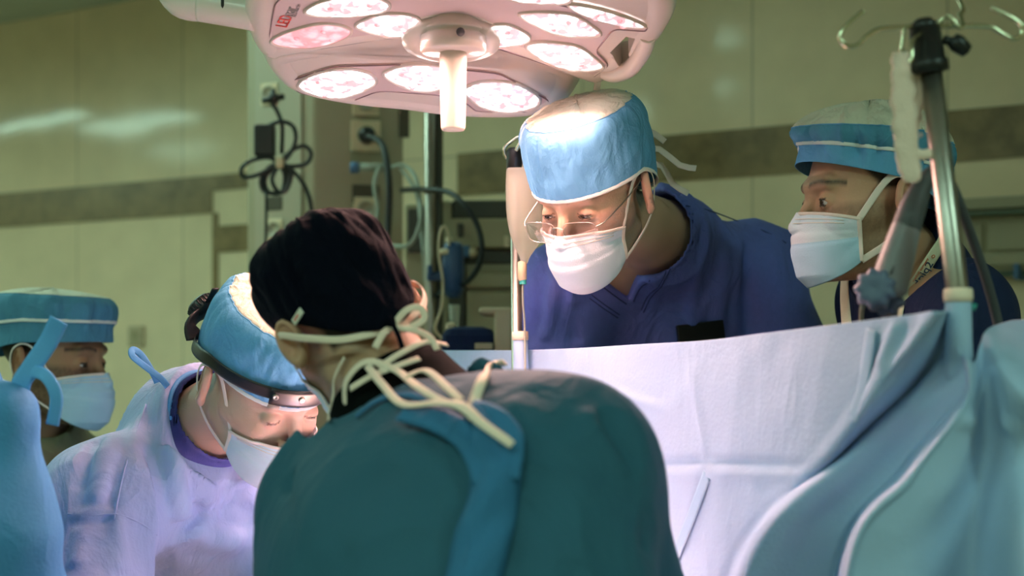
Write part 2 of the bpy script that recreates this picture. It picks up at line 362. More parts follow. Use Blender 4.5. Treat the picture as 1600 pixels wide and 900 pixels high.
# ------------------------------------------------------------------ implicit surfaces
def surface(f, ax, ay, az, blk=4, newton=2):
    """surface nets on a rectilinear grid, evaluated only near the surface"""
    A = [np.asarray(a, np.float32) for a in (ax, ay, az)]
    A = [np.concatenate([a, a[-1] + (a[-1] - a[-2]) * np.arange(1, (-(len(a))) % blk + 1, dtype=np.float32)]) if len(a) % blk else a for a in A]
    n = [len(a) for a in A]; nb = [k // blk for k in n]
    cen = []; hw = []
    for a, b in zip(A, nb):
        aa = a.reshape(b, blk); lo = aa[:, 0]; hi = np.append(aa[1:, 0], aa[-1, -1]); cen.append((lo + hi) / 2); hw.append((hi - lo) / 2)
    C = np.stack(np.meshgrid(*cen, indexing='ij'), -1).reshape(-1, 3)
    H_ = np.stack(np.meshgrid(*hw, indexing='ij'), -1).reshape(-1, 3)
    d = f(C); act = np.abs(d) < np.linalg.norm(H_, axis=1) * 1.5 + .012
    sg = np.where(d < 0, -1., 1.).astype(np.float32)
    vol = np.repeat(np.repeat(np.repeat(sg.reshape(nb), blk, 0), blk, 1), blk, 2)
    bi = np.stack(np.unravel_index(np.nonzero(act)[0], nb), 1)
    o = np.stack(np.meshgrid(*[np.arange(blk)] * 3, indexing='ij'), -1).reshape(-1, 3)
    idx = (bi[:, None, :] * blk + o[None]).reshape(-1, 3)
    P = np.stack([A[k][idx[:, k]] for k in range(3)], 1)
    out = np.empty(len(P), np.float32)
    for s in range(0, len(P), 400000): out[s:s + 400000] = f(P[s:s + 400000])
    vol[idx[:, 0], idx[:, 1], idx[:, 2]] = out
    neg = vol < 0
    cnt = np.zeros([k - 1 for k in n], np.int8)
    for i in (0, 1):
        for j in (0, 1):
            for k in (0, 1): cnt += neg[i:n[0] - 1 + i, j:n[1] - 1 + j, k:n[2] - 1 + k]
    ci = np.argwhere((cnt > 0) & (cnt < 8))
    cid = -np.ones(cnt.shape, np.int32); cid[ci[:, 0], ci[:, 1], ci[:, 2]] = np.arange(len(ci))
    acc = np.zeros((len(ci), 3)); num = np.zeros(len(ci))
    cor = [(i, j, k) for i in (0, 1) for j in (0, 1) for k in (0, 1)]
    for a in cor:
        for b in cor:
            if a < b and sum(x != y for x, y in zip(a, b)) == 1:
                ia = ci + a; ib = ci + b
                va = vol[ia[:, 0], ia[:, 1], ia[:, 2]]; vb = vol[ib[:, 0], ib[:, 1], ib[:, 2]]
                m = (va < 0) != (vb < 0); t = va / np.where(m, va - vb, 1); t = np.clip(t, 0, 1)
                pa = np.stack([A[k][ia[:, k]] for k in range(3)], 1); pb = np.stack([A[k][ib[:, k]] for k in range(3)], 1)
                acc += np.where(m[:, None], pa + (pb - pa) * t[:, None], 0); num += m
    V = acc / num[:, None]
    F = []
    for ax_ in range(3):
        sl0 = [slice(None)] * 3; sl1 = [slice(None)] * 3; sl0[ax_] = slice(0, -1); sl1[ax_] = slice(1, None)
        e = np.argwhere(neg[tuple(sl0)] != neg[tuple(sl1)])
        b, c = [(1, 2), (2, 0), (0, 1)][ax_]
        e = e[(e[:, b] > 0) & (e[:, c] > 0) & (e[:, b] < n[b] - 1) & (e[:, c] < n[c] - 1)]
        ob = np.zeros(3, int); ob[b] = 1; oc = np.zeros(3, int); oc[c] = 1
        q = [cid[tuple((e - x).T)] for x in (0 * ob, ob, ob + oc, oc)]
        q = np.stack(q, 1); fl = neg[tuple(e.T)]
        q[~fl] = q[~fl][:, ::-1]; F.append(q)
    F = np.concatenate(F)[:, ::-1]
    eps = 4e-4; ks = np.array([(1, -1, -1), (-1, -1, 1), (-1, 1, -1), (1, 1, 1)], float)
    for _ in range(newton):
        g = np.zeros_like(V)
        for k in ks: g += k * f((V + k * eps).astype(np.float64))[:, None]
        g /= 4 * eps; d = f(V.astype(np.float64)); st = d[:, None] * g / np.maximum((g * g).sum(1), .2)[:, None]
        ln = np.linalg.norm(st, axis=1); st *= np.minimum(1, .004 / np.maximum(ln, 1e-9))[:, None]; V = V - st
    return V, F
def axis(lo, hi, coarse, fine=()):
    """coarse spacing with finer ranges [(a,b,h)]"""
    out = [lo]
    while out[-1] < hi:
        h = coarse
        for a, b, hh in fine:
            if a - coarse < out[-1] < b: h = min(h, hh)
        out.append(out[-1] + h)
    return np.array(out, np.float32)
def smin(a, b, k): h = np.clip(.5 + .5 * (b - a) / k, 0, 1); return b + (a - b) * h - k * h * (1 - h)
def smax(a, b, k): return -smin(-a, -b, k)
def ell(P, c, r):
    q = (P - c) / r; k0 = np.sqrt((q * q).sum(1)); k1 = np.sqrt(((q / r) ** 2).sum(1)); return k0 * (k0 - 1) / np.maximum(k1, 1e-6)
def ellR(P, c, r, R): return ell((P - c) @ R, 0, np.asarray(r))
def cone(P, a, b, ra, rb):
    a = np.asarray(a, float); ba = np.asarray(b, float) - a; pa = P - a; h = np.clip(pa @ ba / (ba @ ba), 0, 1)
    return np.linalg.norm(pa - h[:, None] * ba, axis=1) - (ra + (rb - ra) * h)
def segd(P, a, b):
    a = np.asarray(a, float); ba = np.asarray(b, float) - a; pa = P - a; h = np.clip(pa @ ba / (ba @ ba), 0, 1)
    return np.linalg.norm(pa - h[:, None] * ba, axis=1), h
def wob(P, freq, seed, st=(1, 1, 1)):
    rs = np.random.RandomState(seed); Q = P * np.asarray(st) * freq; o = np.zeros(len(P)); 
    w = np.zeros_like(Q)
    for i in range(3): w[:, i] = np.sin(Q @ rs.randn(3) * .7 + rs.rand() * 6)
    Q = Q + .9 * w
    for i in range(5): o += np.sin(Q @ rs.randn(3) + rs.rand() * 6.28)
    return o / 3.2
def wrinkle(P, freq, seed, st=(1, 1, 1)):
    return np.clip(1 - np.abs(wob(P, freq, seed, st)) * 1.6, 0, 1) ** 2
Rz = lambda a: rot2(a)
EARR = {s: rot2(s * .55) for s in (-1, 1)}
def head_sdf(p, ears=True, open_eye=.0035, heavy=1.0):
    x = np.abs(p[:, 0]); q = np.stack([x, p[:, 1], p[:, 2]], 1)
    d = ell(q, (0, .012, .044), np.array([.075, .095, .080]))
    d = smin(d, ell(q, (0, -.028, -.018), np.array([.061 * heavy, .062, .083])), .03)
    d = smin(d, ell(q, (0, -.036, -.070), np.array([.047 * heavy, .050, .042])), .025)
    d = smin(d, ell(q, (0, -.077, -.098), np.array([.022, .017, .017])), .02)
    d = smin(d, cone(q, (.050 * heavy, .006, -.058), (.030, -.055, -.094), .014, .012), .03)
    d = smin(d, cone(q, (.060, -.020, -.020), (.040, -.066, -.028), .012, .014), .03)
    d = smin(d, cone(q, (.0, -.091, .026), (.040, -.080, .029), .0085, .008), .018)
    d = smax(d, -ell(q, (.032, -.104, .004), np.array([.020, .020, .015])), .016)
    d = smin(d, cone(q, (0, -.087, .012), (0, -.112, -.032), .0075, .0105), .012)
    d = smin(d, ell(q, (.012, -.102, -.036), np.array([.008, .011, .008])), .006)
    # lids round the eyeball, with an opening
    lid = np.linalg.norm(q - np.array([.032, -.0765, .002]), axis=1) - .0142
    slit = np.maximum(np.abs(q[:, 2] - .001 + .1 * (q[:, 0] - .032)) - open_eye * (1 - ((q[:, 0] - .032) / .0145) ** 2), q[:, 1] + .082)
    lid = smax(lid, -slit, .0015)
    d = smin(d, lid, .004)
    d = smin(d, ell(q, (0, -.094, -.060), np.array([.022, .010, .006])), .006)
    d = smin(d, ell(q, (0, -.091, -.071), np.array([.018, .010, .006])), .006)
    if ears:
        for s in (-1, 1):
            R = EARR[s]; c = np.array([s * .0825, .019, -.004]); e = (p - c) @ R
            o = ell(e, 0, np.array([.0065, .0185, .031])); o = np.where(e[:, 2] < 0, ell(e, 0, np.array([.0065, .0145, .031])), o)
            hel = np.abs(ell(e, 0, np.array([.02, .0165, .029]))) - .0028
            rim = smax(np.abs(e[:, 0] - s * .003) - .0052, hel, .003)
            con = ell(e, np.array([s * .007, -.002, -.002]), np.array([.008, .0105, .0165]))
            o = smin(smax(o, -con, .003), rim, .003)
            o = smin(o, ell(e, np.array([0, -.006, -.026]), np.array([.005, .008, .009])), .005)
            o = smin(o, ell(e, np.array([0, -.014, -.004]), np.array([.004, .004, .007])), .004)
            d = smin(d, o, .006)
    return d
def noears(p): return head_sdf(p, ears=False, open_eye=-1)

class Person:
    def __init__(s, H, F, U, NB, SL, SR, PV, EL, WL, ER, WR, sc=1.0, tone=(.60, .34, .24), hair=(.03, .02, .015), beard=0, grey=0, chestw=.165, heavy=1.0, eye=.0035, legs=True):
        s.H = np.asarray(H, float); f = nrm(F); u = np.asarray(U, float); u = nrm(u - f * (u @ f)); Y = -f; X = np.cross(Y, u)
        s.R = np.stack([X, Y, u], 1); s.sc = sc; s.NB = np.asarray(NB, float); s.SL = np.asarray(SL, float); s.SR = np.asarray(SR, float); s.PV = np.asarray(PV, float)
        s.EL, s.WL, s.ER, s.WR = [np.asarray(k, float) for k in (EL, WL, ER, WR)]
        s.tone, s.hair, s.beard, s.grey, s.heavy, s.eye, s.cw = tone, hair, beard, grey, heavy, eye, chestw
        mid = (s.SL + s.SR) / 2; z = nrm(s.NB * .5 + mid * .5 - s.PV); x = s.SL - s.SR; x = nrm(x - z * (x @ z)); y = np.cross(z, x)
        s.TR = np.stack([x, y, z], 1)         # torso frame: x to the person's left, y to the back, z up the spine
        s.mid = mid
        # hips keep the torso's turn; feet on the floor
        hx = nrm(np.array([x[0], x[1], 0])); s.hipL = s.PV + hx * .09 + [0, 0, -.05]; s.hipR = s.PV - hx * .09 + [0, 0, -.05]
        fy = np.array([hx[1], -hx[0], 0]); s.fwd = fy
        s.footL = np.array([s.hipL[0], s.hipL[1], .07]) + hx * .04; s.footR = np.array([s.hipR[0], s.hipR[1], .07]) - hx * .04
        s.kneeL = (s.hipL + s.footL) / 2 + fy * .02; s.kneeR = (s.hipR + s.footR) / 2 + fy * .02
    def L(s, p): return s.H + (np.asarray(p, float) * s.sc) @ s.R.T      # head-local -> world
    def loc(s, P): return ((P - s.H) @ s.R) / s.sc
    def T(s, p, o=None): return (s.mid if o is None else o) + np.asarray(p, float) @ s.TR.T
    def torso(s, P, e=0.):
        cw = s.cw; L_ = np.linalg.norm(s.NB - s.PV)
        ch = s.mid * .62 + s.PV * .38; be = s.mid * .3 + s.PV * .7
        d = ellR(P, ch, (cw + e, .115 + e, L_ * .42 + e), s.TR)
        d = smin(d, ellR(P, be, (cw * .93 + e, .112 + e, L_ * .36 + e), s.TR), .08)
        d = smin(d, ellR(P, s.PV, (cw * 1.0 + e, .115 + e, .14 + e), s.TR), .08)
        sh = s.mid * .86 + s.PV * .14
        d = smin(d, cone(P, s.SL * .8 + sh * .2, s.SR * .8 + sh * .2, .058 + e, .058 + e), .06)
        d = smin(d, ellR(P, s.mid * .80 + s.PV * .20 + s.TR[:, 1] * .018, (cw * .98 + e, .100 + e, .135 + e), s.TR), .05)
        nb = s.NB * .6 + s.mid * .4
        d = smin(d, cone(P, nb, s.SL, .055 + e, .05 + e), .04); d = smin(d, cone(P, nb, s.SR, .055 + e, .05 + e), .04)
        return d
    def arms(s, P, e=0., d=None):
        for S, E, Wr in ((s.SL, s.EL, s.WL), (s.SR, s.ER, s.WR)):
            a = smin(cone(P, S, E, .056 + e, .043 + e), cone(P, E, Wr, .042 + e, .029 + e), .02)
            a = smin(a, np.linalg.norm(P - S, axis=1) - (.058 + e), .04)
            d = a if d is None else smin(d, a, .045)
        return d
    def neck(s, P, e=0.):
        return cone(P, s.L((0, .022, -.045)), s.NB * .75 + s.mid * .25, .054 * s.sc + e, .066 + e)
    def core(s, P, e=0.):
        return smin(s.arms(P, 0, s.torso(P)), s.neck(P), .035) - e
    def collar(s, P, h, r=.125):
        q1 = s.NB * .75 + s.mid * .25; a = nrm(s.L((0, .022, -.045)) - q1); q = P - q1; t = q @ a
        return -np.maximum(h - t, np.linalg.norm(q - t[:, None] * a, axis=1) - r)
    def legs(s, P, e=0., d=None):
        for h, k, f in ((s.hipL, s.kneeL, s.footL), (s.hipR, s.kneeR, s.footR)):
            a = smin(cone(P, h, k, .085 + e, .055 + e), cone(P, k, f + [0, 0, .02], .055 + e, .038 + e), .02)
            d = a if d is None else smin(d, a, .04)
        return d
    def hands(s, P, d):
        for Wr, E, sd in ((s.WL, s.EL, 1), (s.WR, s.ER, -1)):
            m = np.linalg.norm(P - Wr, axis=1) < .30
            if not m.any(): continue
            Q = P[m]; f = nrm(Wr - E); dn = np.array([0, 0, -1.]); n = nrm(dn - f * (dn @ f)); sx = np.cross(n, f) * sd
            c = Wr + f * .05; R = np.stack([f, sx, n], 1); h = ellR(Q, c, (.050, .040, .016), R)
            h = smin(h, cone(Q, Wr - f * .02, Wr + f * .02, .027, .025), .02)
            for k, (off, ln) in enumerate(((.028, .072), (.010, .082), (-.009, .076), (-.026, .060))):
                b = Wr + f * .088 + sx * off; j1 = b + f * ln * .48 + n * .008; j2 = j1 + f * ln * .22 + n * ln * .26; t = j2 + f * ln * .06 + n * ln * .25
                g = smin(cone(Q, b - f * .02, j1, .010, .009), cone(Q, j1, j2, .009, .008), .004); g = smin(g, cone(Q, j2, t, .008, .007), .004)
                h = smin(h, g, .006)
            b = Wr + f * .025 + sx * .028; j = b + f * .032 + sx * .026 + n * .010; t = j + f * .030 + sx * .006 + n * .012
            h = smin(h, smin(cone(Q, b, j, .014, .010), cone(Q, j, t, .010, .008), .005), .012)
            d[m] = smin(d[m], h, .012)
        return d
    def skin(s, P):
        d = s.torso(P); d = s.arms(P, 0, d); d = s.legs(P, 0, d)
        d = s.hands(P, d)
        d = smin(d, s.neck(P), .035)
        m = np.linalg.norm(P - s.H, axis=1) < .26
        if m.any():
            h = head_sdf(s.loc(P[m]), heavy=s.heavy, open_eye=s.eye) * s.sc; d[m] = smin(d[m], h, .018)
        return d
    def build_skin(s, root):
        pts = np.array([s.H, s.SL, s.SR, s.EL, s.ER, s.WL, s.WR, s.PV, s.footL, s.footR]); lo = pts.min(0) - .22; hi = pts.max(0) + .22; lo[2] = 0.0
        ax = []
        for k in range(3):
            fine = [(s.H[k] - .15, s.H[k] + .155, .0027)]
            for w_ in (s.WL, s.WR): fine.append((w_[k] - .15, w_[k] + .15, .0065))
            ax.append(axis(lo[k], hi[k], .014, fine))
        V, F = surface(s.skin, *ax, blk=4)
        p = s.loc(V); x = np.abs(p[:, 0]); y = p[:, 1]; z = p[:, 2]; hd = np.linalg.norm(p, axis=1) < .17
        rs = np.random.RandomState(5); nz = rs.rand(len(V)) * .5 + .5 * (wob(p, 300, 3) * .5 + .5)
        c = np.tile(np.array(s.tone), (len(V), 1)); c *= (1 + .06 * wob(p, 40, 8))[:, None]
        red = np.exp(-((x - .045) ** 2 + (y + .07) ** 2 + (z + .03) ** 2) / .0008) * .5 + np.exp(-((x - 0) ** 2 + (y + .115) ** 2 + (z + .03) ** 2) / .0003) * .6 + np.exp(-((x - .085) ** 2 + (y - .02) ** 2 + z ** 2) / .0009) * .5
        red = red * hd; c[:, 1] *= 1 - .28 * red; c[:, 2] *= 1 - .25 * red
        hair = np.array(s.hair); 
        # brows
        bz = .0285 + .004 * np.sin(np.clip((x - .012) / .042, 0, 1) * math.pi) - .10 * np.clip(x - .045, 0, 1)
        bm = np.exp(-((z - bz) / .0042) ** 2) * (x > .012) * (x < .056) * (y < -.05) * hd * (.65 + .35 * nz)
        hm = np.clip((y - (-.028 + .012 * np.sin(z * 90))) / .008, 0, 1) * np.clip((z - (.012 - .55 * np.clip(y - .03, 0, .06))) / .008, 0, 1)      # scalp hair and sideburn
        hm = np.maximum(hm, np.clip((y - .035) / .008, 0, 1) * np.clip((z + .05) / .012, 0, 1)) * hd * (x < .082 + .0 * x) * np.clip((y + .04) / .01, 0, 1)
        ear = (np.abs(x - .083) < .012) & (np.abs(y - .018) < .024) & (np.abs(z + .004) < .036) & (x > .0755)
        hm[ear] = 0
        be = np.clip((.002 - z) / .012, 0, 1) * np.clip((.020 - y) / .01, 0, 1) * np.clip((x + (-.05 - y) * .35 - .012 + (-z) * .15) / .02, 0, 1) * hd * s.beard * (.55 + .45 * nz); be[ear] = 0
        m = np.clip(np.maximum.reduce([bm, hm * .95, be]), 0, 1); hc = hair[None] * (1 - s.grey * nz)[:, None] + np.array([.38, .36, .34]) * (s.grey * nz)[:, None]
        c = c * (1 - m)[:, None] + hc * m[:, None]
        eyes = (np.linalg.norm(np.stack([x - .032, y + .0765, z - .002], 1), axis=1) < .0158) & (y < -.085)
        ed = np.abs(np.abs(z - .001 + .1 * (x - .032)) - s.eye) < .0019
        c[eyes & ed] *= .15
        # gloves on the hands
        gl = np.minimum(np.linalg.norm(V - s.WL, axis=1), np.linalg.norm(V - s.WR, axis=1)) < .21
        af = (((V - s.WL) @ nrm(s.WL - s.EL) > -.03) & (np.linalg.norm(V - s.WL, axis=1) < .21)) | (((V - s.WR) @ nrm(s.WR - s.ER) > -.03) & (np.linalg.norm(V - s.WR, axis=1) < .21))
        c[gl & af] = (.70, .64, .50)
        mk('body', V, F, M['skin'], root, col=c)
        for sd in (-1, 1):
            cc = s.L((sd * .032, -.0765, .002)); V = []; C = []
            n1, n2 = 24, 20; fwd = np.array([0, -1, -.22 * 1]); fwd = nrm(fwd)
            for i in range(n1):
                for j in range(n2):
                    t = math.pi * i / (n1 - 1); ph = 2 * math.pi * j / n2
                    v = np.array([math.sin(t) * math.cos(ph), -math.cos(t), math.sin(t) * math.sin(ph)]); V.append(cc + s.R @ (v * .0124 * s.sc))
                    a = math.acos(max(-1, min(1, v @ fwd))); C.append((.004, .004, .004) if a < .2 else ((.05, .025, .012) if a < .62 else (.62, .56, .54)))
            mk('eyeball', V, grid_faces(n1, n2, False, True), M['eye'], root, col=np.array(C))
    def radial(s, o, dr):
        """distance from local point o along local unit dirs to the bare face surface"""
        o = np.asarray(o, float); t = np.zeros(len(dr)) + .02; lo_ = t * 0
        t = np.full(len(dr), .17)
        for _ in range(60):
            d = noears(o + dr * t[:, None]); t = t - d * .8
        return t

def cam_hit(px, py, f, t0=.9, tmax=4.0):
    dr = np.array([(px - 800) / FPX, 1.0, (HOR - py) / FPX]); k = np.linalg.norm(dr); o = np.array([0, 0, CAMZ]); t = t0
    for _ in range(160):
        d = float(f((o + dr * t)[None])[0]); t += max(d, .0004) * .7 / k
        if d < .0005: break
        if t > tmax: return None
    return o + dr * t
def grad(f, p):
    e = 1e-3; return nrm([f((p + e * np.eye(3)[k])[None])[0] - f((p - e * np.eye(3)[k])[None])[0] for k in range(3)])
def strap_on(name, f, pix, w, t, m, parent, lift=.003):
    P = []; U = []
    for q in pix:
        p = cam_hit(q[0], q[1], f)
        if p is None: continue
        n = grad(f, p); P.append(p + n * (lift + (q[2] if len(q) > 2 else 0))); U.append(n)
    return ribbon(name, P, w, t, m, parent, up=np.array(U))

# ------------------------------------------------------------------ caps and masks
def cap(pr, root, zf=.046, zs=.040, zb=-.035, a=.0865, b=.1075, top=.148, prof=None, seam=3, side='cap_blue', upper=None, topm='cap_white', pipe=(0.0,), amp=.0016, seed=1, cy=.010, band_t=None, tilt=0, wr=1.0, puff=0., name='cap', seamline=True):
    prof = prof or [(1.0, 0), (1.02, .10), (1.035, .28), (1.035, .5), (1.0, .70), (.90, .84), (.72, .93), (.48, .98), (.22, 1.0), (0.0, 1.0)]
    pc = catmull(prof, 6); sidx = seam * 6
    nt = 120
    def pt(th, k, lift=0.):
        rho, ta = pc[k]; cf = math.cos(th); zr = zs + (zf - zs) * max(cf, 0) ** 1.1 + (zb - zs) * max(-cf, 0) ** 1.3
        z = zr + ta * (top - zr) + tilt * math.cos(th) * rho * (ta) * .02
        f_ = min(1, ta * 3) if ta < 1 else 1
        q = np.array([math.sin(th) * 3, cf * 3, z * 16 + seed * 7.1])
        n1 = mnoise.noise(Vector(q * 1.0)); n2 = abs(mnoise.noise(Vector((q[0] * 2.2 + 5, q[1] * 2.2, q[2] * .8 + 3)))); n3 = mnoise.noise(Vector((q[0] * 5, q[1] * 5, q[2] * .7)))
        d = (n1 * 2.2 - n2 * 3.4 + n3 * 1.2) * amp * f_ * wr + lift + puff * math.sin(min(ta / .8, 1) * math.pi)
        # gathers near the rim
        gd = math.sin(th * 46 + 3 * n1) * .0006 * math.exp(-((ta - .06) / .07) ** 2) * wr
        rr = rho + (d + gd) / .1 * (1 if rho > .25 else rho * 4)
        zz = z + d * (1 - rho) * .9
        return pr.L((a * math.sin(th) * rr, cy - b * cf * rr, zz))
    th = [2 * math.pi * i / nt for i in range(nt)]
    bt = sidx if band_t is None else band_t
    def lay(k0, k1, lift=0.):
        V = [pt(t, k, lift) for t in th for k in range(k0, k1 + 1)]; return V, grid_faces(nt, k1 - k0 + 1, True, False)
    V, F = lay(0, bt); o = mk(name, V, F, M[side], root); sol(o, .0012)
    if band_t is not None:
        V, F = lay(bt, sidx); o2 = mk('cap_side', V, F, M[upper or side], root); sol(o2, .0012)
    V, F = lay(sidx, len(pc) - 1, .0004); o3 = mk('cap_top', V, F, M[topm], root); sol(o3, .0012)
    for k in pipe:
        kk = int(k * 6); ribs = [pt(t, kk, .0009) for t in th]; ups = np.array([pr.R @ nrm((math.sin(t), -math.cos(t), .15)) for t in th])
        ribbon('piping', ribs, .0068, .0022, M['piping'], root, up=ups, n=1, closed=True)
    if seamline: tube('seam', [pt(t, sidx, .001) for t in th], .0009, M[side], root, n=1, seg=6, closed=True)
    return lambda th_, kf, lift=0: pt(th_, int(kf * 6), lift)
def sol(o, t):
    m = o.modifiers.new('thick', 'SOLIDIFY'); m.thickness = t; m.offset = 0
def mask(pr, root, m='mask', ztop=-.006, zbot=-.122, phimax=1.12, bulge=0., drop=.0, lower=None, pleat=.0024, edge=True):
    """pleated mask over nose, mouth and chin, in head-local polar coordinates"""
    nu, nv = 61, 56; o = np.array([0, -.012, 0])
    V = np.zeros((nu, nv, 3))
    for i in range(nu):
        ph = -phimax + 2 * phimax * i / (nu - 1); cp = abs(ph) / phimax
        zt = ztop - .016 * cp ** 1.6 + .002; zb_ = zbot + .034 * cp ** 1.8
        for j in range(nv):
            v = j / (nv - 1); z = zt + (zb_ - zt) * v; 
            dr = np.array([[math.sin(ph), -math.cos(ph), 0]]); r0 = None
            V[i, j] = (ph, z, v)
    dr = np.stack([np.sin(V[..., 0]), -np.cos(V[..., 0]), 0 * V[..., 0]], -1).reshape(-1, 3)
    z = V[..., 1].reshape(-1); ph = V[..., 0].reshape(-1); v = V[..., 2].reshape(-1)
    org = np.stack([0 * z, 0 * z - .012, z], 1)
    t = np.full(len(z), .16)
    for _ in range(50): t = np.maximum(t - noears(org + dr * t[:, None]) * .8, .02)
    fz = np.interp(z, [-.13, -.122, -.105, -.075, -.045, -.02, .0, .02], [.070, .082, .100 + bulge * .6, .1065 + bulge, .108 + bulge, .1015 + bulge * .3, .0905, .088])
    wz = np.interp(z, [-.125, -.09, -.05, .0], [.050, .058, .064, .068])
    sh = 1 / np.sqrt((np.cos(ph) / fz) ** 2 + (np.sin(ph) / wz) ** 2)
    r = np.maximum(t + .0035, sh)
    ed = np.clip(1 - (np.abs(ph) / phimax), 0, 1); edf = np.clip(ed * 5, 0, 1)
    pl = np.zeros_like(v)
    for k, v0 in enumerate((.30, .46, .62)): pl += pleat * (1 / (1 + np.exp((v0 - v) * 70))) * (1 if k < 2 else -.0)
    r = r + pl * edf + .0016 * wob(np.stack([ph * .08, z, v * 0], 1), 55, 11) * edf
    Pw = org + dr * r[:, None]
    # top border and two stitched lines
    Pw = Pw.reshape(nu, nv, 3)
    Vw = np.array([pr.L(q) for q in Pw.reshape(-1, 3)])
    nh = int(nv * .44)
    F = grid_faces(nu, nv); F = [tuple(reversed(f)) for f in F]
    obj = mk('face_mask', Vw, F, [M[m], M[lower or m]], root); sol(obj, .0014)
    if lower:
        for p in obj.data.polygons:
            if (p.vertices[0] % nv) >= nh: p.material_index = 1
    G = Vw.reshape(nu, nv, 3)
    def edge_pts(a): return [tuple(q) for q in a]
    bw = .0042
    for side in (0, nu - 1):
        up = [pr.R @ nrm((math.sin(V[side, j, 0]), -math.cos(V[side, j, 0]), 0)) for j in range(0, nv, 5)]
        ribbon('mask_edge', [G[side, j] + np.array(up[j // 5]) * .0012 for j in range(0, nv, 5)], .0065, .0016, M['loop'], obj, up=np.array(up), n=3)
    for j in (1,):
        up = [pr.R @ nrm((math.sin(V[i, j, 0]), -math.cos(V[i, j, 0]), 0)) for i in range(0, nu, 4)]
        ribbon('mask_edge', [G[i, j] + np.array(up[i // 4]) * .0012 for i in range(0, nu, 4)], .005, .0014, M['loop'], obj, up=np.array(up), n=3)
    for j in (5, 8):
        tube('nose_strip_seam', [G[i, j] + pr.R @ np.array([math.sin(V[i, j, 0]), -math.cos(V[i, j, 0]), 0]) * .001 for i in range(5, nu - 5, 3)], .0006, M['loop'], obj, n=2, seg=5)
    return obj, G, nu, nv
def ear_loop(pr, obj, G, nu, nv, sd, w=.0045, ear=True, extra=0.):
    i = nu - 1 if sd > 0 else 0
    a = G[i, 1]; b = G[i, nv - 2]
    pts = [a, pr.L((sd * .0795, -.010, .022)), pr.L((sd * .0885, .010, .034)), pr.L((sd * .0905, .030, .022)), pr.L((sd * .0865, .036, -.006)), pr.L((sd * .0815, .022, -.040)), pr.L((sd * .0735, -.005, -.064)), b]
    up = [pr.R @ np.array(u_) for u_ in ((sd, -.3, 0), (sd, -.2, .2), (sd, 0, .3), (sd * .8, .4, .2), (sd, .3, 0), (sd, .2, 0), (sd, 0, -.1), (sd, -.3, 0))]
    ribbon('ear_loop', pts, w, .0016, M['loop'], obj, up=np.array([nrm(u_) for u_ in up]), n=8)

def garment(name, pr, f, root, m, lo, hi, h=.006, hc=.016, zfine=1.02, newton=1):
    ax = axis(lo[0], hi[0], h); ay = axis(lo[1], hi[1], h); az = axis(lo[2], hi[2], hc, [(zfine, hi[2], h)])
    V, F = surface(f, ax, ay, az, newton=newton)
    return mk(name, V, F, m, root)
def bounds(pr, pad=.2):
    pts = np.array([pr.NB, pr.SL, pr.SR, pr.EL, pr.ER, pr.WL, pr.WR, pr.PV]); return pts.min(0) - pad, pts.max(0) + pad
def trousers(pr, root, m='trouser'):
    def f(P): return smin(pr.legs(P, .016), ellR(P, pr.PV, (pr.cw + .004, .122, .12), pr.TR), .05) + .003 * wob(P, 30, 4, (1, 1, .4)) * .8
    lo = np.minimum(pr.footL, pr.footR) - .16; hi = np.maximum(pr.PV + .2, np.maximum(pr.hipL, pr.hipR) + .2); lo[2] = .06
    g = lambda P: np.maximum(np.maximum(f(P), .075 - P[:, 2]), P[:, 2] - (pr.PV[2] + .06))
    V, F = surface(g, axis(lo[0], hi[0], .014), axis(lo[1], hi[1], .014), axis(lo[2], hi[2], .014), newton=1); mk('trousers', V, F, M[m], root)
    for ft in (pr.footL, pr.footR):
        def sh(P): return smax(smin(cone(P, np.array([ft[0], ft[1], .04]), np.array([ft[0], ft[1], .035]) + pr.fwd * .15, .045, .038), cone(P, np.array([ft[0], ft[1], .05]), np.array([ft[0], ft[1], .09]), .045, .042), .03), .001 - P[:, 2], .004)
        V, F = surface(sh, axis(ft[0] - .24, ft[0] + .24, .009), axis(ft[1] - .24, ft[1] + .24, .009), axis(-.01, .16, .009), newton=1); mk('shoe', V, F, M['shoe'], root)
def creases(P, segs):
    """segs: (polyline, amp, width) ridge (amp>0) or furrow (amp<0)"""
    o = np.zeros(len(P))
    for L_, am, w in segs:
        L_ = np.asarray(L_); n = len(L_) - 1; best = np.full(len(P), 9.); hh = np.zeros(len(P))
        c = L_.mean(0); R_ = np.linalg.norm(L_ - c, axis=1).max() + 3 * w; m = np.linalg.norm(P - c, axis=1) < R_
        if not m.any(): continue
        Q = P[m]; b = best[m]; h_ = hh[m]
        for k in range(n):
            d, h = segd(Q, L_[k], L_[k + 1]); u = d < b; b = np.where(u, d, b); h_ = np.where(u, (k + h) / n, h_)
        o[m] += am * np.exp(-(b / w) ** 2) * np.clip(np.sin(np.clip(h_, .02, .98) * math.pi) * 2.2, 0, 1)
    return o
def hits_on(base, rows, gain=1.0):
    out = []
    for a, b, c, d, am, w in rows:
        pts = [cam_hit(a + (c - a) * t, b + (d - b) * t, base) for t in np.linspace(0, 1, 6)]; pts = [q for q in pts if q is not None]
        if len(pts) > 2: out.append((pts, am * gain, w))
    return out

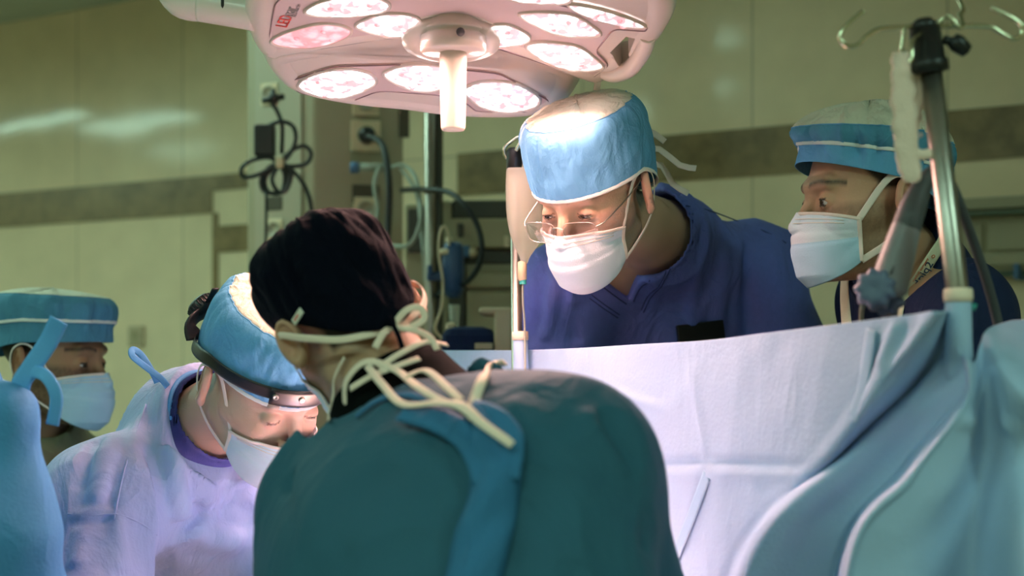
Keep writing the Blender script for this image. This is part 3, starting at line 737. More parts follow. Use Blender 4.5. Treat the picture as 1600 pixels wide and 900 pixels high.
# ------------------------------------------------------------------ surgical lamp
LT = math.radians(11.5); LN = np.array([0, -math.sin(LT), -math.cos(LT)]); LO = W(707, 72, 2.25)
LX = np.array([1., 0, 0]); LY = np.cross(LN, LX)
if LY[1] < 0: LY = -LY
def on_plane(px, py, off=0.):
    dr = np.array([(px - 800) / FPX, 1.0, (HOR - py) / FPX]); o = np.array([0, 0, CAMZ]); O = LO - LN * off
    return o + dr * (((O - o) @ LN) / (dr @ LN))
def surgical_lamp():
    root = empty('surgical_lamp', 'large white ceiling-mounted operating lamp with glowing led lenses hanging over the surgeons', 'surgical lamp')
    def outline(px, off, n=7): return catmull([on_plane(x, y, off) for x, y in px], n, True)
    def housing(px, off, name, deep=1.0):
        P = outline(px, off); c = P.mean(0); N_ = len(P); V = []
        T = np.array([nrm(P[(i + 1) % N_] - P[(i - 1) % N_]) for i in range(N_)]); nin = np.array([np.cross(LN, t) for t in T])
        if ((c - P[0]) @ nin[0]) < 0: nin = -nin
        # inward distance (m), height above the lens plane
        prof = [(.040, -.0005), (.034, -.004), (.022, -.0075), (.008, -.002), (0, .012), (0, .022), (.012, .040), (.04, .054)]
        for ins, h in prof:
            for i in range(N_): V.append(P[i] + nin[i] * ins - LN * h * deep)
        for sc_, h in ((.7, .066), (.4, .078), (.1, .082)):
            for i in range(N_): V.append(c + (P[i] - c) * sc_ - LN * h * deep)
        F = grid_faces(len(prof) + 3, N_, False, True); k = len(prof) + 3
        F += [tuple(range(N_))[::-1], tuple(range((k - 1) * N_, k * N_))]
        return mk(name, V, F, M['lamp'], root)
    def panel(px, off, name='lens_panel', m='lamp_panel', th=.003, line=True, n=1):
        P = [on_plane(x, y, off) for x, y in px]
        Q = []
        for i in range(len(P)):      # small corner radii
            a, b, c = P[i - 1], P[i], P[(i + 1) % len(P)]
            for t in (0, .25, .5, .75, 1):
                p0 = b + (a - b) * min(.22, .02 / np.linalg.norm(a - b)); p2 = b + (c - b) * min(.22, .02 / np.linalg.norm(c - b)); Q.append(p0 * (1 - t) ** 2 + 2 * b * t * (1 - t) + p2 * t * t)
        Q = np.array(Q); N_ = len(Q); V = list(Q + LN * th) + list(Q - LN * .004)
        F = [tuple(range(N_))] + [tuple(range(N_, 2 * N_))[::-1]] + grid_faces(2, N_, False, True)
        o = mk(name, V, F, M[m], root, smooth=False)
        if line: tube('panel_gap', Q + LN * (th + .0002), .0012, M['lamp_line'], o, n=1, seg=5, closed=True)
        return o
    def pod(px, off, red=False):
        P = outline(px, off, 6); c = P.mean(0); V = []; N_ = len(P)
        for sc_, h in ((1.05, .002), (1.05, .0065), (1.0, .008), (.965, .006)): V += list(c + (P - c) * sc_ + LN * h)
        fr = mk('lens_rim', V, grid_faces(4, N_, False, True), M['lamp'], root)
        V = []
        for sc_, h in ((.97, .0055), (.8, .0085), (.55, .010), (.28, .0108), (.04, .011)): V += list(c + (P - c) * sc_ + LN * h)
        F = grid_faces(5, N_, False, True); F.append(tuple(range(4 * N_, 5 * N_)))
        mk('lens', V, F, M['lens_red' if red else 'lens'], fr)
        # little diodes under the lens
        rs = random.Random(int(px[0][0]))
        for k in range(4):
            q = c + (P[int((k * .26 + .1) * N_) % N_] - c) * (.3 + .4 * rs.random()); MB().lathe([(.0045, 0), (.0035, .002), (0, .003)], q + LN * .0100, LN, 10).build('diode', M['lens_red'], fr, True)
        sp = bpy.data.lights.new('led_beam', 'SPOT'); sp.energy = KEY_W * (0.25 if red else 1); sp.color = KEY; sp.spot_size = math.radians(150); sp.spot_blend = .7; sp.shadow_soft_size = .022
        so = bpy.data.objects.new('led_beam', sp); COL.objects.link(so); so.parent = root
        so.location = c + LN * .034; tgt = np.array([-.10, 1.98, .95]); so.rotation_euler = Vector(tgt - so.location).to_track_quat('-Z', 'Y').to_euler()
    # extra focused beams added so bounce off the field brightens the housing
    for px, py, off in ((600, 36, 0), (790, 50, 0), (875, 34, 0), (650, 118, .018)):
        sp = bpy.data.lights.new('bounce_beam', 'SPOT'); sp.energy = KEY_W * 190; sp.color = KEY; sp.spot_size = math.radians(36); sp.spot_blend = .8; sp.shadow_soft_size = .022
        so = bpy.data.objects.new('bounce_beam', sp); COL.objects.link(so); so.parent = root
        so.location = on_plane(px, py, off) + LN * .036; so.rotation_euler = Vector(np.array([-.06, 2.12, .95]) - np.array(so.location)).to_track_quat('-Z', 'Y').to_euler()
    # upper (near) petal and lower (far) petal
    UP = [(383, 30), (392, 66), (408, 86), (432, 90), (520, 76), (600, 64), (665, 58), (760, 72), (830, 96), (895, 121), (925, 130), (950, 125), (985, 100), (1020, 76), (1048, 42), (1058, 5), (1045, -50), (985, -105), (860, -135), (700, -142), (540, -130), (430, -85), (390, -30)]
    LOW = [(412, 92), (424, 116), (452, 140), (500, 155), (560, 165), (630, 172), (700, 181), (780, 184), (840, 180), (878, 164), (902, 142), (908, 118), (890, 104), (830, 84), (760, 62), (665, 48), (600, 54), (520, 66), (440, 80)]
    hs = housing(UP, .0, 'housing'); hl = housing(LOW, .018, 'rear_housing')
    # hole behind the moulded grip at the right end
    cut = [on_plane(x, y, 0) for x, y in ((953, 82), (978, 57), (992, 60), (982, 80), (990, 92), (972, 101))]
    V = [p + LN * .05 for p in cut] + [p - LN * .2 for p in cut]; N_ = len(cut)
    cu = mk('cutter', V, [tuple(range(N_))[::-1], tuple(range(N_, 2 * N_))] + grid_faces(2, N_, False, True), smooth=False)
    md = hs.modifiers.new('hole', 'BOOLEAN'); md.object = cu; md.operation = 'DIFFERENCE'; md.solver = 'EXACT'
    dg = bpy.context.evaluated_depsgraph_get(); nm = bpy.data.meshes.new_from_object(hs.evaluated_get(dg)); hs.modifiers.clear()
    if len(nm.polygons) > 100: hs.data = nm
    bpy.data.objects.remove(cu)
    tube('grip', [on_plane(x, y, 0) + LN * z for x, y, z in ((945, 112, .0), (962, 108, .008), (985, 96, .010), (1004, 74, .006), (1012, 58, -.002))], .013, M['lamp'], root, seg=14)
    panel([(420, 58), (430, 82), (520, 70), (600, 57), (665, 53), (765, 69), (830, 90), (922, 121), (952, 100), (930, 78), (958, 42), (1008, 46), (1012, 39), (880, 6), (700, -40), (480, -30), (430, 0)], -.0006)
    panel([(452, 124), (468, 143), (545, 157), (592, 139), (690, 146), (728, 158), (745, 172), (838, 172), (862, 157), (780, 112), (640, 98), (520, 101)], .0175)
    pods = [([(424, 60), (440, 48), (470, 38), (500, 32), (530, 34), (548, 42), (543, 52), (515, 64), (480, 70), (445, 68)], 0, True),
            ([(556, 36), (575, 23), (605, 16), (640, 18), (662, 30), (660, 42), (638, 50), (610, 52), (582, 46)], 0, False),
            ([(477, 12), (500, -2), (545, -12), (590, -8), (608, 2), (600, 12), (560, 18), (520, 20), (490, 18)], 0, False),
            ([(752, 60), (752, 42), (775, 33), (800, 35), (826, 50), (824, 60), (800, 66), (775, 68)], 0, False),
            ([(812, 19), (830, 14), (865, 14), (895, 18), (918, 30), (938, 48), (910, 52), (875, 49), (845, 38)], 0, False),
            ([(822, 68), (840, 61), (875, 62), (905, 68), (928, 84), (942, 100), (920, 105), (882, 103), (848, 90)], 0, False),
            ([(888, 3), (910, 3), (950, 12), (990, 26), (1008, 37), (980, 36), (945, 28), (910, 16)], 0, False),
            ([(760, -20), (790, -34), (850, -30), (890, -10), (880, 0), (830, -2), (790, -8)], 0, False),
            ([(466, 130), (480, 116), (510, 106), (545, 103), (575, 109), (588, 122), (575, 134), (548, 145), (520, 149), (488, 143)], .018, False),
            ([(600, 113), (615, 102), (645, 96), (680, 97), (705, 104), (705, 122), (690, 133), (665, 138), (632, 132)], .018, False),
            ([(726, 138), (738, 127), (765, 122), (800, 125), (825, 135), (843, 150), (836, 162), (805, 170), (770, 168), (742, 156)], .018, False)]
    for p, off, r in pods: pod(p, off, r)
    # hub, disc and sterile handle
    up = -LN; c = LO
    MB().lathe([(.075, -.001), (.078, .006), (.077, .05), (.06, .062), (.0, .064)], c + LN * .004 + LY * -.045, -LN, 48).lathe([(.072, 0), (.070, -.012), (.05, -.02), (0, -.02)], c + LN * .004 + LY * -.045, -LN, 48).build('hub', M['lamp'], root, True)
    z = np.array([0, 0, -1.]); hc = W(708, 50, 2.17)
    MB().lathe([(0, -.03), (.040, -.03), (.043, -.006), (.0455, -.003), (.0455, 0), (.041, .002), (.041, .006), (.0465, .007), (.0465, .026), (.044, .029), (0, .0295)], hc, z, 56).build('hub_collar', M['lamp'], root, True)
    MB().lathe([(.006, 0), (.006, .004), (0, .004)], hc + np.array([.012, -.0455, -.010]), (0, -1, 0), 12).build('latch', M['arm_dark'], root, True)
    MB().lathe([(.0, .02), (.0185, .02), (.0192, .035), (.0172, .135), (.0155, .139), (0, .1395)], hc, z, 40).build('handle', M['handle'], root, True)
    # arm at the left end and stem up to the ceiling
    a = on_plane(400, 20, .02); b = W(312, 5, a[1]); MB().tube([a, (a + b) / 2, b], .026, n=6, seg=20).build('yoke', M['lamp'], root, True)
    q = W(353, 8, a[1]); MB().lathe([(.0265, -.0022), (.0272, 0), (.0265, .0022)], q, (1, 0, 0), 28).build('joint_seal', M['blackp'], root, True)
    pts = [b + [.01, 0, 0], b + [-.03, 0, .01], b + [-.05, 0, .08], b + [-.03, .0, .26], b + [.12, 0, .36], b + [.44, 0, .40]]
    tube('arm', pts, .026, M['lamp'], root, seg=18)
    e = pts[-1]; MB().lathe([(.034, 0), (.034, CEIL - e[2] - .05), (.10, CEIL - e[2] - .04), (.10, CEIL - e[2])], e, (0, 0, 1), 32).lathe([(0, -.05), (.045, -.045), (.045, .06), (0, .065)], e, (0, 0, 1), 28).build('ceiling_stem', M['lamp'], root, True)
    # printed mark on the housing
    def text(s, px, py, size, m, ex):
        p = on_plane(px, py, 0) + LN * .0045; x = nrm(on_plane(*ex) - on_plane(px, py)); z = LN; y = np.cross(z, x)
        return text_mesh('logo_print', s, size, m, root, p, x, y, z)
    plate = [(419, 40), (424, 54), (462, 42), (482, 0), (478, -12), (432, -8)]
    V = [on_plane(x, y) + LN * .0032 for x, y in plate] + [on_plane(x, y) + LN * .0 for x, y in plate]
    mk('print_plate', V, [tuple(range(6))] + grid_faces(2, 6, False, True), M['lamp'], root, smooth=False)
    d = (LO * 0)
    text('LED', 448, 39, .024, 'red', (456, 24)); text('mar', 455.5, 24.5, .024, 'greyp', (463, 10)); text('KLS martin', 462, 22, .0095, 'greyp', (468, 8))
    return root
LAMP = surgical_lamp()

# ------------------------------------------------------------------ people
def d_(a, p): a, p = math.radians(a), math.radians(p); return np.array([math.sin(a) * math.cos(p), -math.cos(a) * math.cos(p), -math.sin(p)])

# --- surgeon in the middle, leaning over the drape
def central():
    root = empty('person', 'person in a navy v-neck scrub top, glasses, mask and blue cap leaning over the drape', 'person')
    NB = W(1042, 350, 2.66)
    p = Person(W(928, 304, 2.42), d_(-36, 28), (.06, .0, 1), NB, W(1185, 425, 2.84), W(880, 455, 2.72), (.40, 3.2, .98), W(1285, 640, 2.85), W(1210, 780, 2.62), W(862, 660, 2.76), W(960, 780, 2.60),
               sc=1.02, tone=(.62, .38, .27), hair=(.05, .045, .04), beard=.8, grey=.45, chestw=.17, heavy=1.03, eye=.0022)
    p.build_skin(root)
    def base(P, e=.014):
        return p.core(P, e + .002)
    C = cam_hit(984, 470, base); A = cam_hit(1046, 300, base); B = cam_hit(900, 400, base)
    if A is None: A = p.NB + [.02, 0, .05]
    if B is None: B = p.mid + [-.05, -.05, .08]
    n = -p.TR[:, 1]; n = nrm(n + np.array([-.1, -.5, 0])); up_ = nrm((A + B) / 2 - C); sx = nrm(np.cross(n, up_)); up_ = np.cross(sx, n)
    def tri(P, grow=0.):
        q = P - C; x = q @ sx; y = q @ up_
        xa, ya = (A - C) @ sx, (A - C) @ up_; xb, yb = (B - C) @ sx, (B - C) @ up_
        if xa > xb: xa, ya, xb, yb = xb, yb, xa, ya
        la = nrm([xa, ya]); lb = nrm([xb, yb])
        da = (x * la[1] - y * la[0]); db = -(x * lb[1] - y * lb[0])      # >0 inside
        return -np.minimum(da, db) - grow
    ch = p.mid - p.TR[:, 2] * .1
    fold = hits_on(base, 
            ((1090, 400, 1075, 530, .010, .012), (1130, 380, 1120, 530, .012, .013), (1165, 380, 1170, 530, -.012, .014), (1200, 360, 1225, 480, .012, .016), (1220, 330, 1300, 470, -.010, .014),
             (870, 420, 850, 540, .008, .012), (905, 470, 900, 540, -.006, .012), (1060, 330, 1010, 500, .006, .012), (1240, 380, 1290, 510, .010, .015), (850, 400, 835, 520, -.007, .01), (1100, 330, 1085, 420, -.005, .010), (1150, 350, 1148, 450, .008, .010), (1260, 400, 1320, 500, -.008, .012)))
    def f(P):
        d = base(P) - creases(P, fold) - .007 * wrinkle(P, 9, 3, (1, 1, .35)) - .004 * wob(P, 16, 5, (1, 1, .4))
        d = smax(d, -p.neck(P, .010), .006); d = smax(d, p.collar(P, .085), .006)
        d = smax(d, -np.maximum(np.maximum(tri(P), -((P - ch) @ n)), p.skin_t(P) * 0 - 1), .003)
        # sleeves end above the elbow
        for E, S in ((p.EL, p.SL), (p.ER, p.SR)):
            a = nrm(E - S); m = np.linalg.norm(P - E, axis=1) < .5
            d = np.where(m, smax(d, np.where(np.linalg.norm(P - E, axis=1) < .20, (P - E) @ a + .02, -1), .004), d)
        return np.maximum(d, p.PV[2] - .22 - P[:, 2])
    p.skin_t = lambda P: np.zeros(len(P))
    lo, hi = bounds(p, .16); lo[2] = p.PV[2] - .25
    top = garment('scrub_top', p, f, root, M['scrub'], lo, hi, .0055, .02, 1.25)
    for g in (.006, .022, .0265):
        for Q in (A, B):
            pts = []
            for t in np.linspace(.02, .62, 14):
                s = C + (Q - C) * t - up_ * g * 1.2 + (1 if (Q - C) @ sx > 0 else -1) * sx * g * .8; o = s + n * .2
                tt = 0
                for _ in range(60):
                    dd = float(f((o - n * tt)[None])[0]); tt += dd * .7
                    if dd < 3e-4 or tt > .3: break
                if tt < .3: pts.append(o - n * tt + n * .0006)
            if len(pts) > 4: tube('neckline_stitching', pts, .0008 if g > .01 else .0011, M['stitch'], top, n=2, seg=5)
    # armhole seam, pocket edge
    s1 = [cam_hit(x, y, f) for x, y in ((1072, 322), (1110, 330), (1150, 345), (1195, 362), (1228, 380))]
    tube('shoulder_seam', [q + np.array([0, -.0008, .0004]) for q in s1 if q is not None], .0012, M['stitch'], top, n=4, seg=5)
    q1, q2 = cam_hit(1060, 515, f), cam_hit(1132, 506, f)
    if q1 is not None and q2 is not None:
        x = nrm(q2 - q1); MB().box((q1 + q2) / 2 + np.array([0, -.006, -.03]), (np.linalg.norm(q2 - q1), .010, .075), frame_from(x), .002).build('pocket_flap', M['blackp'], top)
    trousers(p, root)
    cp = cap(p, root, zf=.031, zs=.036, zb=-.040, a=.0905, b=.112, top=.141, prof=[(.98, 0), (1.0, .06), (1.03, .25), (1.045, .5), (1.02, .72), (.955, .86), (.85, .94), (.62, 1.0), (.3, 1.03), (0.0, 1.04)], seam=6, pipe=(0.0,), amp=.0022, seed=2)
    ob, G, nu, nv = mask(p, root, 'mask_white', ztop=-.020, zbot=-.124, bulge=.005)
    for sd in (-1, 1): ear_loop(p, ob, G, nu, nv, sd, .0055)
    # ties at the back of the cap
    for pts in ([(.03, .112, .03), (.05, .135, .02), (.075, .145, -.012), (.10, .150, -.020)], [(.02, .115, .01), (.045, .14, -.01), (.052, .15, -.045), (.075, .155, -.065)], [(.0, .112, .05), (.03, .135, .055), (.06, .14, .03)], [(.0, .07, .142), (.005, .078, .165), (.012, .076, .178)]):
        ribbon('cap_tie', [p.L(q) for q in pts], .0105, .0014, M['loop'], root, up=(.1, -1, .25), n=2)
    # glasses
    g = MB(); fr = MB()
    for sd in (-1, 1):
        c = np.array([sd * .0345, -.1135, -.014]); V = []; nn = 40
        for lay in (0, .0022):
            for rr in (1.0,):
                for k in range(nn):
                    t = 2 * math.pi * k / nn; ex = abs(math.cos(t)) ** .6 * (1 if math.cos(t) > 0 else -1); ez = abs(math.sin(t)) ** .6 * (1 if math.sin(t) > 0 else -1)
                    x_ = ex * .0285; V.append(p.L(c + np.array([x_, lay + .25 * (sd * x_ + .01) ** 2 * 8 + .12 * max(sd * x_, 0), ez * .0165 + .15 * lay])))
        g.add(V, [tuple(range(nn)), tuple(range(nn, 2 * nn))[::-1]] + grid_faces(2, nn, False, True))
        fr.tube([p.L(q) for q in ((sd * .0625, -.108, -.006), (sd * .072, -.090, -.003), (sd * .079, -.03, .008), (sd * .083, .012, .020))], .0011, n=6, seg=6)
        fr.tube([p.L(q) for q in [V_ for V_ in ((sd * .012, -.1145, -.024), (sd * .010, -.1135, -.014), (sd * .010, -.110, -.006))]], .0008, n=4, seg=6)
        fr.tube([np.array(V[k]) for k in range(3, 37, 2)], .0005, n=2, seg=5)
    fr.tube([p.L(q) for q in ((-.010, -.1145, -.008), (0, -.118, -.004), (.010, -.1145, -.008))], .0012, n=5, seg=6)
    go = g.build('spectacle_lenses', M['glass'], root); fr.build('spectacle_frame', M['steel'], go, True)
    return p
PC = central()

# --- man at the right in profile with lanyard
def rightman():
    root = empty('person', 'person in dark navy scrubs with a printed white lanyard and mask with its lit upper half painted pale, seen in profile', 'person')
    p = Person(W(1356, 318, 2.30), d_(-79, 3), (.03, 0, 1), W(1425, 415, 2.41), W(1500, 500, 2.24), W(1385, 470, 2.62), (.70, 2.60, .96), W(1530, 640, 2.2), W(1400, 760, 2.1), W(1390, 640, 2.6), W(1320, 760, 2.4),
               sc=1.0, tone=(.60, .34, .22), hair=(.02, .014, .010), beard=.55, grey=.0, chestw=.16, eye=.0045)
    p.build_skin(root)
    def base(P): return p.core(P, .014)
    def f(P):
        d = base(P) - .006 * wrinkle(P, 9, 13, (1, 1, .35)) - .003 * wob(P, 14, 15, (1, 1, .4))
        d = smax(d, -p.neck(P, .008), .006); d = smax(d, p.collar(P, .095), .006)
        return np.maximum(d, p.PV[2] - .22 - P[:, 2])
    lo, hi = bounds(p, .16); lo[2] = p.PV[2] - .25
    top = garment('scrub_top', p, f, root, M['scrub_dark'], lo, hi, .007, .02, 1.25)
    q0 = p.L((0, .022, -.045)); q1 = p.NB * .75 + p.mid * .25
    ax_ = nrm(q0 - q1); cc = q1 + ax_ * .062; u = nrm(np.cross(ax_, (1, 0, 0))); v = np.cross(ax_, u)
    tube('collar', [cc + (u * math.cos(t) + v * math.sin(t)) * .072 + ax_ * .008 * math.cos(t) for t in np.linspace(0, 2 * math.pi, 24)[:-1]], .020, M['scrub_dark'], top, n=2, seg=10, closed=True)
    trousers(p, root)
    cap(p, root, zf=.064, zs=.030, zb=-.045, a=.0905, b=.117, top=.150, prof=[(1.0, 0), (1.0, .14), (1.0, .30), (1.06, .40), (1.08, .50), (1.04, .60), (.93, .72), (.72, .86), (.38, .97), (0.0, 1.0)], seam=5, side='cap_blue', upper='cap_side', band_t=14, pipe=(2.3,), amp=.0055, seed=4)
    ob, G, nu, nv = mask(p, root, 'mask_white', ztop=-.012, zbot=-.122, bulge=-.001, lower='mask')  # lamp-lit upper half painted paler; the mask is one light blue
    for sd in (-1, 1): ear_loop(p, ob, G, nu, nv, sd, .010)
    # lanyard: its own thing, lying on the shoulder
    pix = [(1452, 352), (1468, 376), (1455, 392), (1440, 412), (1425, 436), (1412, 462), (1404, 490), (1398, 520)]
    return p, f
PR, fR = rightman()

def lanyard():
    root = empty('lanyard', 'white lanyard with orange and navy print round the neck of the right-hand person', 'lanyard')
    F_ = lambda P: np.minimum(fR(P), PR.neck(P, .016))
    pix = [(1470, 368), (1468, 378), (1455, 397), (1442, 417), (1429, 438), (1417, 460), (1407, 486), (1400, 515)]
    P = []; U = []
    for a, b in pix:
        q = cam_hit(a, b, F_)
        if q is None: continue
        n = grad(F_, q); n = nrm(n + np.array([0, -.6, 0])); P.append(q + n * .006); U.append(n)
    band = ribbon('band', P, .021, .0016, M['lany'], root, up=np.array(U))
    back = [PR.NB + [.035, .02, .07], PR.NB + [.0, .07, .075], PR.NB + [-.07, .05, .06], PR.NB + [-.11, -.02, -.02], PR.NB + [-.12, -.10, -.14]]
    ribbon('band', [P[0]] + back, .020, .0016, M['lany'], root, up=np.array([U[0], (.6, .3, .7), (0, .5, .8), (-.6, .2, .7), (-.8, -.3, .3), (-.7, -.6, .2)]))
    i = 3
    def txt(s, a, off, size, m):
        x = nrm(P[2] - P[4]); z = nrm(U[2] + U[3] + U[4]); z = nrm(z - x * (x @ z)); y = np.cross(z, x)
        o_ = P[3] + (P[4] - P[3]) * .55 + x * a + y * off + z * .0034
        text_mesh('print', s, size, m, band, o_, x, y, z)
    txt('dpiq2', -.016, -.0062, .0185, 'text_navy'); txt('medical company', -.012, .0062, .0058, 'text_orange'); txt('o', .031, -.001, .012, 'text_orange')
lanyard()

# --- surgeon at the left with headlight strap
def leftman():
    root = empty('person', 'person in a pale lilac-blue gown with black headlamp strap bending over the table', 'person')
    p = Person(W(410, 598, 2.28), d_(47, 37), (-.10, -.05, 1), W(282, 640, 2.42), W(470, 790, 2.62), W(172, 785, 2.30), (-.66, 2.86, .98), W(480, 960, 2.40), W(560, 1000, 2.15), W(130, 1010, 2.16), W(330, 1120, 1.95),
               sc=1.03, tone=(.64, .42, .32), hair=(.16, .14, .12), beard=.0, grey=.5, chestw=.165, eye=.0008)
    p.build_skin(root)
    def base(P): return p.core(P, .028)
    fold = hits_on(base, ((222, 640, 178, 800, .007, .008), (238, 690, 265, 850, -.020, .012), (262, 690, 292, 820, .014, .014), (300, 690, 330, 800, .008, .018), (320, 790, 262, 850, -.020, .013), (345, 800, 400, 815, -.012, .016), (290, 830, 380, 850, .010, .02),
                 (160, 660, 120, 770, -.010, .010), (180, 660, 150, 790, .010, .012), (200, 700, 165, 830, -.006, .010), (255, 850, 250, 900, -.018, .012), (130, 820, 120, 890, .006, .012), (180, 800, 190, 900, .005, .01), (110, 806, 190, 800, .007, .006), (190, 800, 245, 830, .006, .006), (340, 640, 390, 760, .006, .02)), 2.3)
    neckc = lambda P: cone(P, p.L((0, .03, -.03)), p.NB * .8 + p.mid * .2, .064, .068)
    def f(P):
        d = base(P) - creases(P, fold) - .011 * wrinkle(P, 8, 23, (1, 1, .4)) - .004 * wob(P, 15, 25, (1, 1, .5))
        sk = ellR(P, p.PV - p.TR[:, 2] * .15, (.23, .19, .45), p.TR); d = smin(d, sk, .08)
        d = np.minimum(d, base(P) + .008)
        d = smax(d, -neckc(P), .005); d = smax(d, p.collar(P, .07, .105), .006)
        return np.maximum(d, .55 - P[:, 2])
    lo, hi = bounds(p, .2); lo[2] = .5
    top = garment('gown', p, f, root, M['gown_lilac'], lo, hi, .006, .02, 1.0)
    def u(P):
        d = p.core(P, .015) - .003 * wob(P, 20, 4)
        d = smax(d, p.collar(P, .09, .09), .004)
        d = np.maximum(d, -p.neck(P, .008)); return np.maximum(d, p.mid[2] - .22 - P[:, 2])
    V, F = surface(u, axis(lo[0], hi[0], .0045), axis(lo[1], hi[1], .0045), axis(p.mid[2] - .25, hi[2], .0045), newton=2); mk('undershirt', V, F, M['undershirt'], root)
    # neck binding
    def edge(P): return np.maximum(np.abs(f(P) + 0.0), 0)
    pts = []; a0 = p.L((0, .03, -.03)); a1 = p.NB * .8 + p.mid * .2; ax_ = nrm(a0 - a1); uu = nrm(np.cross(ax_, (0, 1, 0))); vv = np.cross(ax_, uu)
    for t in np.linspace(0, 2 * math.pi, 40)[:-1]:
        rr = uu * math.cos(t) + vv * math.sin(t); h = .10
        for _ in range(80):
            q = a1 + ax_ * h + rr * .068
            if float(f(q[None])[0]) < .001 and float(base(q[None])[0]) < .001: break
            h -= .004
        pts.append(a1 + ax_ * (h + .001) + rr * .068)
    tube('neck_binding', pts, .0042, M['tie_blue'], top, n=2, seg=8, closed=True)
    s1 = [cam_hit(x, y, f) for x, y in ((228, 632), (215, 670), (198, 720), (186, 770), (178, 812))]
    tube('sleeve_seam', [q for q in s1 if q is not None], .0016, M['gown_lilac'], top, n=5, seg=6)
    s1 = [cam_hit(x, y, f) for x, y in ((106, 803), (140, 806), (178, 803), (215, 815), (246, 836))]
    tube('sleeve_seam', [q for q in s1 if q is not None], .0016, M['gown_lilac'], top, n=5, seg=6)
    # tie loop standing up behind the neck
    d0 = 2.34
    ribbon('neck_tie', [W(246, 598, d0), W(240, 585, d0), W(222, 556, d0), W(208, 546, d0 - .01), W(207, 556, d0 - .02), W(226, 572, d0 - .015), W(250, 590, d0 - .01), W(262, 604, d0)], .010, .0016, M['tie_blue'], root, up=(.3, -1, .3))
    trousers(p, root)
    cap(p, root, zf=.030, zs=.036, zb=-.030, a=.087, b=.110, top=.134, prof=[(.98, 0), (1.0, .08), (1.03, .25), (1.03, .5), (1.0, .70), (.94, .84), (.83, .93), (.60, 1.0), (.3, 1.03), (0.0, 1.04)], seam=6, side='cap_blue', pipe=(0.0,), amp=.0018, seed=6)
    ob, G, nu, nv = mask(p, root, 'mask_white', ztop=-.028, zbot=-.118, bulge=.004)
    for sd in (-1, 1): ear_loop(p, ob, G, nu, nv, sd, .006)
    # headlamp strap
    hl = empty('headlight_strap', 'black headlamp strap with round ratchet knob worn over the blue cap at left', 'headlight')
    def ring(t): return p.L((.0945 * math.sin(t), .010 - .1175 * math.cos(t), .046 + .014 * math.cos(t) - .030 * max(-math.cos(t), 0) + .0 * math.sin(t)))
    ts = np.linspace(0, 2 * math.pi, 72)[:-1]
    ribbon('strap', [ring(t) for t in ts], .020, .0022, M['blackp'], hl, up=np.array([p.R @ nrm((math.sin(t), -math.cos(t), 0)) for t in ts]), n=1, closed=True)
    tf = np.linspace(-.62, .62, 18)
    fp = ribbon('forehead_plate', [ring(t) + p.R @ np.array([math.sin(t), -math.cos(t), 0]) * .004 - p.R[:, 2] * .002 for t in tf], .028, .005, M['blackp'], hl, up=np.array([p.R @ nrm((math.sin(t), -math.cos(t), 0)) for t in tf]), n=1)
    for t in (-.55, -.2, .15, .5):
        n = p.R @ np.array([math.sin(t), -math.cos(t), 0]); MB().lathe([(.0045, .0), (.0045, .003), (.003, .0036), (.0012, .002), (0, .002)], ring(t) + n * .006, n, 16).build('screw', M['steel'], fp, True)
    c = p.L((-.036, .136, .040)); n = p.R @ nrm((-.35, .9, .25))
    kn = []
    for k in range(48): kn.append(1 + .05 * math.cos(k * math.pi))
    MB().lathe([(0, -.012), (.020, -.010), (.022, -.004), (.022, .008), (.018, .012), (0, .013)], c, n, 24).build('ratchet_knob', M['blackp'], hl, True)
    mb = MB()
    for k in range(22):
        t = 2 * math.pi * k / 22; a = nrm(np.cross(n, (0, 0, 1))); b = np.cross(n, a); mb.tube([c + (a * math.cos(t) + b * math.sin(t)) * .022 - n * .003, c + (a * math.cos(t) + b * math.sin(t)) * .022 + n * .008], .0016, n=1, seg=5)
    mb.build('knob_rib', M['blackp'], hl, True)
    ribbon('rear_bracket', [ring(math.pi + .75), p.L((-.062, .116, .03)), p.L((-.036, .128, .038)), p.L((-.01, .129, .035)), ring(math.pi - .35)], .026, .006, M['blackp'], hl, up=p.R[:, 1], n=6)
    ribbon('top_strap', [p.L((-.036, .126, .055)), p.L((-.036, .120, .085))], .012, .003, M['blackp'], hl, up=p.R[:, 1], n=4)
    return p, f
PL, fL = leftman()

